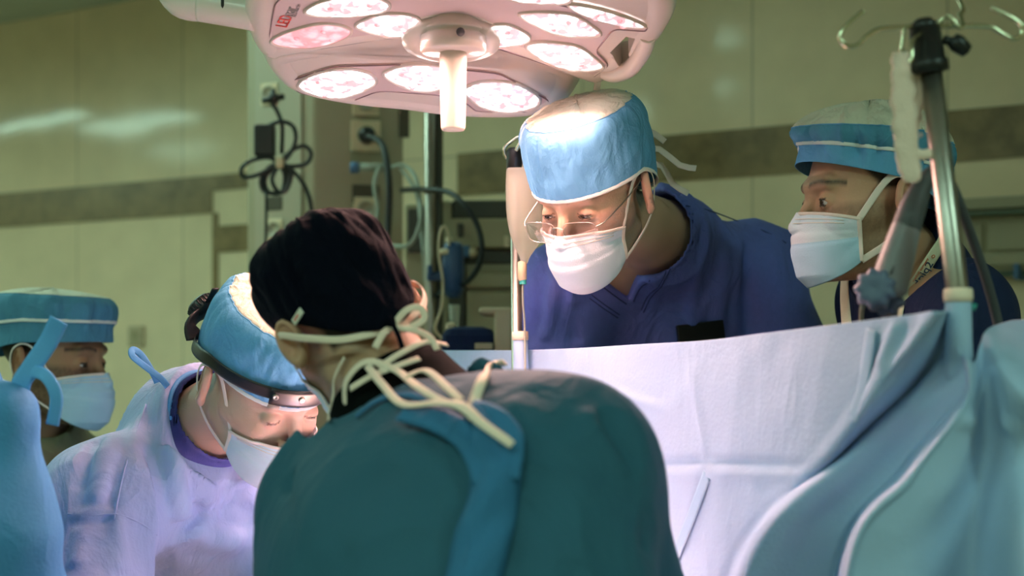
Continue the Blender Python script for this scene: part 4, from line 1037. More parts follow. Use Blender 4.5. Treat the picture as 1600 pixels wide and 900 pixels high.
# --- surgeon in front, back to the camera
def frontman():
    root = empty('person', 'person with black cap and teal gown seen from behind, cream ties at the neck', 'person')
    p = Person(W(545, 505, 1.86), (-.25, .85, -.46), (-.50, .28, .81), W(628, 625, 1.80), W(535, 800, 1.80), W(885, 740, 1.64), (-.02, 1.42, .88), W(478, 1010, 1.86), W(560, 1090, 2.1), W(985, 990, 1.72), W(860, 1090, 1.95),
               sc=.98, tone=(.52, .30, .19), hair=(.012, .010, .008), beard=.3, chestw=.175)
    p.build_skin(root)
    def base(P): 
        return p.core(P, .030)
    fold = hits_on(base, ((460, 740, 500, 900, -.014, .014), (480, 730, 540, 900, .012, .018), (515, 830, 560, 900, -.012, .010), (545, 820, 600, 870, .008, .014), (430, 800, 450, 900, .008, .012), (590, 700, 700, 690, .006, .02), (560, 660, 690, 700, -.005, .015),
                 (905, 640, 960, 760, .008, .014), (930, 640, 1000, 780, -.008, .014), (880, 780, 890, 900, .006, .02), (960, 760, 990, 880, -.010, .014), (985, 720, 1010, 850, .008, .012), (800, 640, 860, 700, .005, .02), (640, 740, 560, 800, -.006, .02), (820, 830, 900, 780, -.006, .018)), 1.9)
    A = cam_hit(565, 640, base); B = cam_hit(765, 590, base); C = cam_hit(722, 690, base)
    mid_open = (A + B) / 2
    def opening(P):        # the gown gapes behind the neck
        d, h = segd(P, p.NB * .4 + A * .6 + np.array([0, 0, .02]), p.NB * .4 + B * .6 + np.array([0, 0, .02])); return d - .062
    def f(P):
        d = base(P) - creases(P, fold) - .012 * wrinkle(P, 7, 33, (1, 1, .45)) - .004 * wob(P, 13, 35, (1, 1, .5))
        sk = ellR(P, p.PV - np.array([0, 0, .2]), (.25, .20, .50), p.TR); d = smin(d, sk, .08)
        d = smin(d, ellR(P, p.mid * .76 + p.PV * .24 + p.TR[:, 1] * .03, (.215, .135, .19), p.TR), .06)
        d = np.minimum(d, base(P) + .012)
        d = smax(d, -opening(P), .006); d = smax(d, -p.neck(P, .02), .006); d = smax(d, p.collar(P, .02), .006)
        return np.maximum(d, .5 - P[:, 2])
    lo, hi = bounds(p, .22); lo[2] = .45
    top = garment('gown', p, f, root, M['gown_teal'], lo, hi, .006, .02, 1.0)
    def u(P):
        d = p.core(P, .014) - .003 * wob(P, 22, 44)
        d = smax(d, p.collar(P, .06, .08), .004)
        d = np.maximum(d, -p.neck(P, .005)); return np.maximum(d, p.mid[2] - .25 - P[:, 2])
    V, F = surface(u, axis(lo[0], hi[0], .0045), axis(lo[1], hi[1], .0045), axis(p.mid[2] - .28, hi[2], .0045), newton=2); mk('undershirt', V, F, M['black_shirt'], root)
    fu = lambda P: np.minimum(f(P), u(P))
    full = lambda P: np.minimum(fu(P), p.skin(P))
    # overlapping back panel: blue flap running down the back
    fl = [(748, 668, 20), (775, 690, 45), (778, 740, 46), (770, 800, 50), (752, 860, 52), (735, 920, 52)]
    Vv = []; nn = 9; Pp = [];
    cen = catmull(np.array([(748, 655, 16), (772, 690, 40), (776, 740, 44), (768, 800, 46), (752, 860, 50), (735, 930, 52), (722, 1000, 52)], float), 6)
    for i, (x, y, w) in enumerate(cen):
        for k in range(nn):
            t = k / (nn - 1) * 2 - 1; q = cam_hit(x + t * w * .85, y + 6 * t, f); n = grad(f, q) if k in (0, 4, 8) or True else 0
            lift = .004 + .016 * (1 - t * t) ** .8 + .004 * math.sin(i * .5 + t * 3)
            Vv.append(q + n * lift)
    o = mk('back_panel', Vv, grid_faces(len(cen), nn), M['gown_panel'], root); sol(o, .002)
    gatherp = [(700, 700), (730, 672), (765, 660), (795, 672), (806, 700)]
    strap_on('panel_fold', f, [(x, y, .008) for x, y in ((640, 655), (690, 668), (730, 690), (752, 720), (765, 760))], .030, .006, M['gown_panel'], root)
    strap_on('panel_fold', f, [(x, y, .012) for x, y in ((742, 655), (775, 665), (800, 690), (802, 720), (795, 760))], .024, .008, M['gown_panel'], root)
    # neck edge binding
    strap_on('neck_edge', fu, [(560, 655), (590, 632), (625, 622), (660, 626), (700, 650), (735, 668)], .010, .003, M['gown_panel'], root, .004)
    strap_on('neck_edge', fu, [(738, 662), (745, 630), (757, 598), (770, 575), (782, 572)], .012, .005, M['tie'], root, .006)
    # cream ties
    for pts in ([(548, 632, .006), (556, 600, .012), (585, 582, .02), (625, 598, .02), (660, 625, .016), (700, 648, .016), (735, 660, .022), (765, 690, .028), (800, 715, .028)],
                [(600, 590, .016), (625, 570, .014), (660, 548, .010), (690, 552, .010), (720, 556, .008)],
                [(588, 590, .022), (610, 620, .014), (640, 650, .014), (690, 655, .02), (730, 665, .026), (760, 690, .030), (790, 712, .032), (806, 722, .030)],
                [(640, 606, .012), (672, 600, .014), (705, 625, .014), (728, 648, .018)],
                [(560, 612, .01), (590, 600, .014), (622, 590, .016), (655, 575, .012)]):
        strap_on('neck_tie', full, pts, .0085, .0020, M['tie'], root, .002)
    strap_on('mask_string', full, [(545, 560, .004), (533, 590, .006), (531, 620, .006), (522, 650, .004), (520, 660, .003)], .0045, .0016, M['tie'], root)
    strap_on('mask_string', full, [(550, 635, .006), (552, 610, .008), (560, 585, .008), (585, 572, .008)], .0045, .0016, M['tie'], root)
    trousers(p, root)
    cap(p, root, zf=.05, zs=.030, zb=-.070, a=.0835, b=.104, top=.134, prof=[(.96, 0), (1.0, .06), (1.03, .2), (1.05, .38), (1.06, .54), (1.02, .70), (.88, .85), (.64, .95), (.34, 1.0), (0, 1.01)], seam=7, side='black_cloth', topm='black_cloth', pipe=(), amp=.0032, seed=9, seamline=False)
    sk = p.skin
    # small badge on the cap
    def cq(x, y, lift): 
        o = p.loc(cam_ray(x, y, p)[None])[0]; return p.L(o)
    ob, G, nu, nv = mask(p, root, 'mask_white', ztop=-.012, zbot=-.124, bulge=.004)
    # mask ribbons tied over the back of the head
    def bk(th, z, lift=.0): 
        return p.L(((.0885 + lift) * math.sin(th), .010 - (.1105 + lift) * math.cos(th), z))
    for sd in (-1, 1):
        e = G[nu - 1 if sd > 0 else 0, 1]; 
        ths = [sd * a for a in (1.25, 1.6, 2.0, 2.4, 2.8, 3.1)]; zz = [.0, .012, -.020, -.052, -.066, -.070]; lf = [-.004, .004, .003, -.004, -.012, -.018]
        ribbon('mask_tie', [e] + [bk(t, z, l) for t, z, l in zip(ths, zz, lf)], .0085, .0018, M['tie'], ob, up=np.array([p.R @ nrm((sd, -.3, 0))] + [p.R @ nrm((math.sin(t), -math.cos(t), 0)) for t in ths]), n=6)
    k0 = bk(3.14, -.070, -.014)
    for pts in ([(0, 0, 0), (-.02, .012, .008), (-.036, .016, .004), (-.034, .014, -.010), (-.016, .010, -.012), (0, 0, -.004)], [(0, 0, 0), (.016, .010, -.006), (.034, .008, -.018)], [(0, 0, 0), (-.012, .012, -.014), (-.030, .008, -.030), (-.03, .010, -.05)]):
        ribbon('mask_bow', [k0 + p.R @ np.array(q) for q in pts], .008, .0016, M['tie'], ob, up=p.R[:, 1], n=6)
    ribbon('cap_string', [bk(3.1, -.062, .002), bk(3.12, -.085, -.006), bk(3.08, -.115, -.02)], .006, .002, M['black_cloth'], root, up=p.R[:, 1])
    return p, f
def cam_ray(x, y, p): return np.zeros(3)
PF, fF = frontman()
# patch on the black cap
def cap_badge():
    p = PF
    def f(P):
        q = p.loc(P); return (np.sqrt((q[:, 0] / .0925) ** 2 + ((q[:, 1] - .010) / .1145) ** 2 + (np.maximum(q[:, 2] - .03, 0) / .115) ** 2) - 1) * .09
    c = cam_hit(469, 494, f)
    if c is None: return
    n = grad(f, c); x = nrm(W(478, 486, c[1]) - W(461, 500, c[1])); x = nrm(x - n * (x @ n)); y = np.cross(n, x); R = np.stack([x, y, n], 1)
    root = [o for o in COL.objects if o.name.startswith('cap') and o.parent and o.data.materials and o.data.materials[0] == M['black_cloth']][0]
    b = MB().box(c + n * .004, (.021, .0085, .002), R, .0008).build('cap_badge', M['badge'], root)
    MB().box(c + n * .0052 - x * .002, (.010, .0022, .0005), R).build('badge_print', M['red'], b)
cap_badge()

# --- assistant at the far left
def farman():
    root = empty('person', 'person in a khaki shirt with teal cap and mask in profile at the far left', 'person')
    p = Person(W(84, 566, 3.0), d_(74, 4), (0, 0, 1), W(40, 655, 3.08), W(165, 765, 3.30), W(20, 770, 2.92), (-1.02, 3.15, .78), W(190, 960, 3.3), W(300, 1000, 3.05), W(30, 960, 2.85), W(170, 1010, 2.7),
               sc=1.03, tone=(.40, .21, .12), hair=(.012, .009, .007), beard=.75, chestw=.16, eye=.003)
    p.build_skin(root)
    def f(P):
        d = p.core(P, .016) - .006 * wrinkle(P, 9, 53, (1, 1, .5)) - .003 * wob(P, 16, 55, (1, 1, .5))
        d = smax(d, -p.neck(P, .012), .006); d = smax(d, p.collar(P, .07), .006); return np.maximum(d, p.PV[2] - .2 - P[:, 2])
    lo, hi = bounds(p, .16); lo[2] = p.PV[2] - .24
    top = garment('shirt', p, f, root, M['khaki'], lo, hi, .009, .02, 1.0)
    q0 = p.L((0, .022, -.045)); q1 = p.NB * .75 + p.mid * .25; ax_ = nrm(q0 - q1); cc = q1 + ax_ * .055; u = nrm(np.cross(ax_, (1, 0, 0))); v = np.cross(ax_, u)
    tube('collar', [cc + (u * math.cos(t) + v * math.sin(t)) * .078 + ax_ * .01 * math.cos(t) for t in np.linspace(0, 2 * math.pi, 24)[:-1]], .014, M['khaki'], top, n=2, seg=10, closed=True)
    trousers(p, root)
    cap(p, root, zf=.046, zs=.036, zb=.0, a=.0915, b=.122, top=.138, prof=[(1.0, 0), (1.0, .14), (1.0, .30), (1.04, .46), (1.05, .62), (1.02, .76), (.90, .88), (.66, .94), (.34, .985), (0.0, 1.0)], seam=6, side='cap_side', upper='cap_side', band_t=14, pipe=(2.7,), amp=.0026, seed=12)
    ob, G, nu, nv = mask(p, root, 'mask', ztop=-.014, zbot=-.122, bulge=.004)
    for sd in (-1, 1): ear_loop(p, ob, G, nu, nv, sd, .004)
farman()

# --- gowned person at the left edge, head outside the frame
def edgeman():
    root = empty('person', 'person in a bright blue gown at left edge, tie ends standing up at neck', 'person')
    p = Person(W(-150, 420, 2.02), d_(200, 20), (0, 0, 1), W(-75, 600, 1.98), W(-330, 760, 2.05), W(-62, 815, 1.93), (-.86, 1.80, .90), W(-360, 1000, 2.0), W(-250, 1080, 2.25), W(45, 1020, 1.93), W(40, 1100, 2.2),
               sc=1.04, tone=(.5, .3, .2), chestw=.17)
    p.build_skin(root)
    def base(P): return p.core(P, .028)
    segs = []
    segs = hits_on(base, ((35, 640, 60, 800, .014, .012), (15, 660, 30, 860, -.016, .012), (70, 720, 110, 880, .012, .012), (90, 780, 100, 890, -.010, .01), (40, 820, 60, 895, .012, .01), (5, 700, 10, 880, .01, .012)), .5)
    def f(P):
        d = base(P) - creases(P, segs) - .010 * wrinkle(P, 7, 63, (1, 1, .4)) - .004 * wob(P, 14, 65, (1, 1, .5))
        # gathered collar edge rising at the neck
        d = smin(d, cone(P, W(10, 645, 1.90), W(-80, 622, 1.92), .028, .04), .03); d = smin(d, cone(P, W(12, 648, 1.90), W(22, 830, 1.90), .026, .05), .05)
        d = smin(d, ellR(P, p.PV - np.array([0, 0, .2]), (.26, .20, .50), p.TR), .08)
        d = smax(d, -p.neck(P, .014), .006); d = smax(d, p.collar(P, .09), .006); return np.maximum(d, .5 - P[:, 2])
    lo, hi = bounds(p, .2); lo[2] = .45
    garment('gown', p, f, root, M['gown_blue'], lo, hi, .007, .02, 1.0)
    d0 = 1.90
    ribbon('neck_tie', [W(30, 640, d0), W(33, 600, d0), W(48, 575, d0), W(75, 535, d0), W(92, 500, d0 - .01)], .024, .002, M['tie_blue'], root, up=(.2, -1, .2))
    ribbon('neck_tie', [W(26, 600, d0), W(48, 582, d0), W(72, 588, d0 - .01), W(88, 620, d0 - .01), W(82, 664, d0)], .016, .002, M['tie_blue'], root, up=(.2, -1, .2))
    trousers(p, root)
    cap(p, root, side='cap_blue', seed=14)
edgeman()

# ------------------------------------------------------------------ surgical drape screen
def dplane(px): return 1 / (.385 + .26 * (px - 815) / 682)
def drape():
    root = empty('surgical_drape', 'large pale blue surgical drape stretched between the two infusion stands', 'drape')
    cols = []
    def pl(px, py): return W(px, py, dplane(px))
    def col(*pts): cols.append([np.array(q) for q in pts])
    def down(q, dz, dx=0., dy=0.): return q + np.array([dx, dy, -dz])
    topy = lambda x: np.interp(x, [600, 815, 900, 1100, 1300, 1480], [548, 547, 544, 532, 508, 484])
    def left(xt, xb):
        t = pl(xt, topy(xt)); 
        m = pl(xt * .5 + xb * .5, 700); b = pl(xb, 900); col(t, t * .6 + m * .4 , m, b, down(b, .35))
    for xt, xb in ((660, 640), (760, 745), (815, 800), (900, 872), (1000, 935), (1100, 980), (1200, 1020), (1290, 1060), (1370, 1095), (1430, 1122), (1472, 1142)): left(xt, xb)
    # ridge A from the near stand down to the left
    b = W(1150, 900, 1.875); col(W(1481, 485, 1.668), W(1450, 574, 1.690), W(1325, 700, 1.772), b, down(b, .35))
    b = W(1160, 900, 1.815); col(W(1484, 486, 1.665), W(1468, 578, 1.668), W(1339, 702, 1.745), b, down(b, .35))
    b = W(1190, 900, 1.80); col(W(1489, 500, 1.662), W(1482, 592, 1.650), W(1358, 710, 1.738), b, down(b, .35))
    b = W(1245, 900, 1.80); col(W(1494, 530, 1.645), W(1491, 602, 1.640), W(1385, 722, 1.735), b, down(b, .35))
    b = W(1290, 900, 1.79); col(W(1499, 548, 1.640), W(1497, 614, 1.636), W(1404, 731, 1.725), b, down(b, .35))
    b = W(1311, 900, 1.77); col(W(1504, 556, 1.630), W(1502, 620, 1.630), W(1413, 736, 1.71), b, down(b, .35))
    # ridge B
    t = W(1510, 560, 1.60); b = W(1322, 900, 1.60); col(t, W(1507, 628, 1.60), W(1422, 742, 1.60), b, down(b, .35))
    t = W(1518, 566, 1.602); b = W(1338, 900, 1.595); col(t, W(1514, 632, 1.60), W(1434, 746, 1.597), b, down(b, .35))
    t = W(1528, 560, 1.63); b = W(1420, 900, 1.60); col(t, W(1528, 630, 1.615), W(1492, 745, 1.605), b, down(b, .35))
    t = W(1538, 520, 1.69); b = W(1520, 900, 1.63); col(t, W(1546, 575, 1.62), (t + b) / 2 + [0, -.02, 0], b, down(b, .35))
    # ridge C and the flap at the right edge
    t = W(1562, 506, 1.76); b = W(1592, 900, 1.52); col(t, W(1570, 582, 1.585), W(1590, 720, 1.60), b, down(b, .35))
    t = W(1600, 500, 1.80); b = W(1625, 900, 1.53); col(t, W(1608, 600, 1.575), W(1630, 720, 1.60), b, down(b, .35))
    t = W(1680, 492, 1.86); b = W(1740, 900, 1.62); col(t, W(1690, 620, 1.60), W(1720, 720, 1.60), b, down(b, .35))
    A = np.array(cols)                    # nc x 5 x 3
    nc = len(cols); rows = np.array([catmull(c, 22) for c in A])   # nc x nr x 3
    G = np.array([catmull(rows[:, j], 14) for j in range(rows.shape[1])])  # nr x nu x 3
    G = G.transpose(1, 0, 2)
    du = np.gradient(G, axis=0); dv = np.gradient(G, axis=1); N_ = np.cross(du, dv); N_ /= np.linalg.norm(N_, axis=2, keepdims=True) + 1e-9
    if N_[60, 20] @ np.array([-.9, -.4, 0]) < 0: N_ = -N_
    P = G.reshape(-1, 3)
    disp = .0022 * wob(P, 9, 71, (1, 1, .7)) + .0012 * wob(P, 26, 72) + .0016 * wrinkle(P, 7, 73, (1, 1, .5))
    # pressed fold line across the screen and fold lines near the top right
    def ln(*q): return [pl(*k) for k in q]
    seg = [(ln((1000, 727), (1105, 722)), -.005, .006), (ln((1105, 722), (1270, 730)), -.005, .006), (ln((1000, 742), (1270, 738)), .004, .008), (ln((1105, 722), (1060, 880)), -.004, .007), (ln((1378, 520), (1335, 660)), -.005, .006),
           (ln((1422, 500), (1385, 600)), -.005, .007), (ln((1405, 500), (1375, 580)), .004, .008), (ln((1440, 495), (1412, 560), (1370, 620)), -.004, .006), (ln((1080, 560), (1105, 720)), .003, .008), (ln((960, 610), (1040, 640)), .0035, .008), ([W(1340, 688, 1.715), W(1380, 706, 1.715), W(1425, 714, 1.70)], .006, .007),
           ([W(1480, 655, 1.61), W(1600, 668, 1.60)], .006, .010), ([W(1480, 560, 1.66), W(1430, 640, 1.70)], .006, .008)]
    P = P + N_.reshape(-1, 3) * (disp + creases(P, seg))[:, None]
    nu_, nr = G.shape[:2]
    o = mk('cloth', P, grid_faces(nu_, nr), M['drape'], root); sol(o, .0015)
    H_ = P.reshape(nu_, nr, 3)
    def strip(pts, w):
        Q = []; 
        for x, y in pts:
            q = pl(x, y); Q.append(q + np.array([-.93, -.38, 0]) * .0035)
        ribbon('adhesive_strip', Q, w, .0012, M['drape_strip'], root, up=np.array([-.93, -.38, 0.]))
    strip([(1366, 515), (1358, 570), (1348, 620), (1336, 655)], .020)
    strip([(1108, 742), (1090, 790), (1068, 845), (1050, 890)], .020)
    # sleeves gathered round the stand tops
    def sleeve(a, b, r, rim):
        a = np.array(a); b = np.array(b); ax_ = nrm(a - b); L_ = np.linalg.norm(a - b)
        s = MB().lathe([(r * 1.02, 0), (r * 1.08, L_ * .25), (r * 1.0, L_ * .55), (r * .98, L_), (r * .8, L_ + .002), (r * .8, 0)], b, ax_, 28).build('pole_sleeve', M['drape'], root, True)
        MB().lathe([(r * .8, L_ - .006), (r * 1.06, L_ - .006), (r * 1.10, L_), (r * 1.06, L_ + .008), (r * .8, L_ + .009)], b, ax_, 28).build('foam_rim', M['cream_rim'], s, True)
    sleeve(W(1497, 463, 1.655), W(1499, 612, 1.655), .0142, 0)
    sleeve(W(813, 526, 2.56), W(815, 600, 2.56), .0125, 0)
    return root
drape()

# ------------------------------------------------------------------ operating table below the frame
def table():
    root = empty('operating_table', 'operating table between the surgeons, covered white to bounce lamp light upward', 'operating table')
    u = nrm((-.93, -.38, 0)); v = np.array([-u[1], u[0], 0]); v = v if v[1] > 0 else -v; c = np.array([-.18, 1.96, 0])
    R = np.stack([u, v, (0, 0, 1)], 1)
    n, m = 70, 50; V = []
    for i in range(n):
        for j in range(m):
            a = -1 + 2 * i / (n - 1); b = -1 + 2 * j / (m - 1); ea = min(1, (1 - abs(a)) * 7); eb = min(1, (1 - abs(b)) * 5)
            x = max(-1, min(1, a * 1.12)) * .40; y = max(-1, min(1, b * 1.22)) * .20; z = .86 + .10 * math.exp(-(y / .12) ** 2) + .008 * mnoise.noise(Vector((x * 9, y * 9, 0)))
            if abs(a) > .893: z = .86 - (abs(a) - .893) * 4
            if abs(b) > .82: z = min(z, .86 - (abs(b) - .82) * 2.6)
            V.append(c + R @ np.array([x, y, z]))
    o = mk('table_drape', V, grid_faces(n, m), M['bounce_cover'], root); sol(o, .003)  # whitened so the unseen field reflects light onto the lamp
    MB().box(c + np.array([0, 0, .80]), (.78, .38, .08), R, .02).build('table_top', M['blackp'], root)
    MB().lathe([(.14, .0), (.14, .06), (.08, .10), (.07, .76)], c, (0, 0, 1), 32).build('pedestal', M['steel'], root, True)
    MB().box(c + np.array([0, 0, .04]), (.6, .36, .08), R, .02).build('base', M['steel'], root)
table()

# ------------------------------------------------------------------ infusion stands, bag, gauze, arm
def stand(name, lab, top, foot, r, mid_=None):
    root = empty(name, lab, 'infusion stand', 'infusion stands holding up the drape')
    top = np.array(top); foot = np.array(foot); ax_ = nrm(foot - top)
    tube('pole', [top, mid_ if mid_ is not None else (top + foot) / 2, foot], r, M['steel'], root, n=1, seg=20)
    MB().tube([foot + (0, 0, .6), foot], r * 1.35, n=1, seg=20).build('lower_pole', M['steel'], root, True)
    mb = MB()
    for k in range(5):
        t = 2 * math.pi * k / 5 + .3; mb.tube([(foot[0], foot[1], .10), (foot[0] + .14 * math.cos(t), foot[1] + .14 * math.sin(t), .08), (foot[0] + .27 * math.cos(t), foot[1] + .27 * math.sin(t), .06)], .012, n=4, seg=8)
    mb.build('foot_star', M['steel'], root, True)
    for k in range(5):
        t = 2 * math.pi * k / 5 + .3; c = np.array([foot[0] + .27 * math.cos(t), foot[1] + .27 * math.sin(t), .025]); MB().lathe([(0, -.01), (.022, -.01), (.025, 0), (.022, .01), (0, .01)], c, (math.sin(t), -math.cos(t), 0), 18).build('caster', M['blackp'], root, True)
    return root, ax_
d0 = 1.66
pt = W(1449, 62, d0); pb = W(1500, 490, d0); axp = nrm(pb - pt); ft = pb + axp * ((pb[2] - .05) / -axp[2]); ft = np.array([pb[0] + .03, pb[1] + .05, .05])
R1, _ = stand('infusion_stand', 'tilted steel stand with wire hooks in front of the right-hand person', pt, ft, .0118, pb)
tube('clamp_ring', [pt + axp * .29 + np.array([.0118, -.004, 0]), pt + axp * .292 + np.array([.016, -.006, 0])], .004, M['teal_p'], R1, n=1)
MB().lathe([(.0125, -.005), (.021, -.003), (.021, .008), (.0185, .010), (.0165, .045), (.0, .046)], W(1452, 108, d0), -axp, 28).lathe([(.014, .04), (.014, .050), (.008, .055), (0, .055)], W(1452, 108, d0), -axp, 20).build('stand_cap', M['blackp'], R1, True)
cb = W(1474, 62, d0 - .004); ce = W(1500, 68, d0 - .01)
MB().tube([cb, (cb + ce) / 2], .005, n=1).lathe([(.0, -.004), (.008, -.003), (.010, .004), (.0075, .018), (0, .020)], W(1491, 64, d0 - .01), nrm(W(1505, 74, d0) - W(1490, 62, d0)), 16).build('clamp_knob', M['blackp'], R1, True)
hk = [(1350, 17), (1333, 30), (1316, 48), (1313, 62), (1325, 72), (1340, 70), (1355, 56), (1372, 46), (1400, 43), (1440, 41), (1480, 41), (1520, 40), (1548, 42), (1565, 52), (1582, 60), (1594, 56), (1597, 42), (1585, 30), (1566, 20), (1548, 12)]
tube('hook_wire', [W(x, y, d0) for x, y in hk], .0026, M['chrome'], R1, n=5, seg=10)
h2 = [(1484, -22, .10), (1492, -8, .10), (1502, 6, .07), (1505, 18, .05), (1500, 22, .02), (1504, 38, -.01), (1498, 42, -.02), (1484, 26, -.02), (1476, 28, -.01), (1462, 40, 0), (1448, 46, -.01), (1432, 58, -.05), (1425, 68, -.08), (1424, 90, -.09), (1420, 98, -.09)]
tube('hook_wire', [W(x, y, d0 + k * .5) for x, y, k in h2], .0026, M['chrome'], R1, n=5, seg=10)
tube('hook_wire', [W(x, y, d0) for x, y in ((1412, 46), (1411, 60), (1408, 78), (1410, 84), (1416, 80))], .0022, M['chrome'], R1, n=5, seg=8)
dL = 2.57
R2, _ = stand('infusion_stand', 'slim steel stand rising behind the drape beside the clear fluid bag', W(806, 232, dL), np.append(W(815, 700, dL)[:2], .05), .0095)
tube('hook_wire', [W(x, y, dL) for x, y in ((800, 250), (790, 245), (788, 232), (800, 220), (812, 214), (826, 222), (828, 236), (822, 250))], .003, M['chrome'], R2, n=5, seg=8)
tube('hook_wire', [W(x, y, dL - .02) for x, y in ((806, 236), (812, 224), (818, 212), (826, 208))], .003, M['chrome'], R2, n=5, seg=8)
MB().lathe([(.013, -.02), (.014, -.015), (.014, .015), (.010, .02)], W(804, 250, dL), (0, 0, 1), 16).build('stand_cap', M['blackp'], R2, True)

def gauze():
    root = empty('gauze_strip', 'frayed cream gauze strip hanging from the wire hook of the tilted stand', 'bandage')
    pts = [(1406, 82), (1409, 110), (1410, 150), (1413, 200), (1417, 240), (1424, 275), (1425, 285)]
    dd = d0 - .002; n = 60; P = catmull([W(x, y, dd) for x, y in pts], 10); wid = np.interp(np.linspace(0, 1, len(P)), [0, .1, .5, .8, 1], [.009, .012, .0125, .011, .006]); V = []; m = 14
    for i, q in enumerate(P):
        for k in range(m):
            t = 2 * math.pi * k / m; rr = 1 + .35 * mnoise.noise(Vector((i * .25, math.cos(t) * 2, math.sin(t) * 2))) + .18 * math.cos(3 * t + i * .05); V.append(q + np.array([math.cos(t) * wid[i] * rr, math.sin(t) * wid[i] * .45 * rr, 0]))
    mk('hanging_tail', V, grid_faces(len(P), m, False, True) + [tuple(range(m))[::-1], tuple(range((len(P) - 1) * m, len(P) * m))], M['gauze'], root)
    pts2 = [(1416, 88), (1424, 110), (1428, 150), (1424, 190), (1421, 215)]; P = catmull([W(x, y, dd + .008) for x, y in pts2], 10); V = []
    for i, q in enumerate(P):
        w_ = np.interp(i / len(P), [0, .3, .8, 1], [.007, .012, .009, .004])
        for k in range(m):
            t = 2 * math.pi * k / m; rr = 1 + .4 * mnoise.noise(Vector((i * .3 + 9, math.cos(t) * 2, math.sin(t) * 2))); V.append(q + np.array([math.cos(t) * w_ * rr, math.sin(t) * w_ * .35 * rr, 0]))
    mk('hanging_tail', V, grid_faces(len(P), m, False, True) + [tuple(range(m))[::-1], tuple(range((len(P) - 1) * m, len(P) * m))], M['gauze'], root)
    rs = random.Random(3); mb = MB()
    for k in range(40):
        i = rs.randrange(len(P)); s = rs.choice((-1, 1)); q = P[i] + np.array([s * .010, 0, 0]); mb.tube([q, q + np.array([s * rs.uniform(.002, .007), 0, rs.uniform(-.004, .002)])], .0004, n=1, seg=4)
    mb.build('loose_thread', M['gauze'], root, True)
    ribbon('knotted_end', [W(x, y, dd) for x, y in ((1426, 236), (1440, 242), (1455, 240), (1465, 246))], .011, .006, M['gauze'], root, up=(0, -1, 0))
gauze()

def instrument_arm():
    root = empty('articulated_holder', 'grey tapered plastic handle with ribbed slate knob leaning beside the tilted stand', 'instrument arm')  # articulated instrument arm, not part of a lamp
    dd = 1.72
    P = catmull([W(x, y, dd) for x, y in ((1386, 462), (1395, 425), (1407, 385), (1417, 352))], 8)
    V, F = sweep_vf(P, circ(1, 24), scale=np.interp(np.linspace(0, 1, len(P)), [0, .12, .5, 1], [.0150, .0215, .0195, .0160])); mk('handle', V, F, M['arm_grey'], root)
    P = catmull([W(x, y, dd) for x, y in ((1416, 356), (1426, 325), (1438, 297), (1453, 274), (1468, 262))], 8)
    V, F = sweep_vf(P, circ(1, 20), scale=np.interp(np.linspace(0, 1, len(P)), [0, .3, .6, 1], [.0165, .0150, .0105, .007])); mk('neck', V, F, M['arm_dark'], root)
    tube('indicator', [W(1392, 428, dd - .0215), W(1396, 416, dd - .021)], .0012, M['arm_dark'], root, n=1, seg=6)
    c = W(1368, 452, dd - .012); ax_ = nrm(np.array([-.35, -.85, .1])); u = nrm(np.cross(ax_, (0, 0, 1))); v = np.cross(ax_, u)
    def knob(c, r, th, nm):
        V = []; seg = 84; pr_ = [(.0, -th), (.75, -th), (1.0, -th * .6), (1.04, 0), (1.0, th * .6), (.80, th), (.55, th * 1.12), (.2, th * 1.0), (0, .95 * th)]
        for rr, h in pr_:
            for k in range(seg):
                t = 2 * math.pi * k / seg; lob = 1 + .085 * math.cos(9 * t) * min(1, rr * 1.4); V.append(c + ax_ * h + (u * math.cos(t) + v * math.sin(t)) * r * rr * lob)
        return mk(nm, V, grid_faces(len(pr_), seg, False, True), M['knob'], root)
    knob(c, .0215, .012, 'knob'); knob(c - ax_ * .022 + np.array([.008, 0, -.006]), .020, .009, 'rear_knob')
    tube('axle', [c - ax_ * .05 + np.array([.012, 0, 0]), c], .008, M['knob'], root, n=1)
    tube('wire', [W(1348, 478, dd), W(1346, 492, dd + .15), W(1345, 560, dd + .3)], .0028, M['greyc'], root, n=4)
    tube('support_stem', [W(1392, 470, dd), W(1390, 500, dd + .10), W(1385, 560, dd + .5), W(1385, 1000, dd + .5)], .009, M['arm_dark'], root, n=4)
instrument_arm()
tag(tube('breathing_tube', [W(x, y, d) for x, y, d in ((1468, 264, 1.72), (1482, 280, 1.73), (1498, 315, 1.74), (1522, 380, 1.80), (1545, 450, 1.84), (1562, 520, 1.86), (1580, 640, 1.86))], .0060, M['arm_dark'], None, n=8, seg=12),
    'thin dark grey tube running down behind the tilted stand', 'tube')
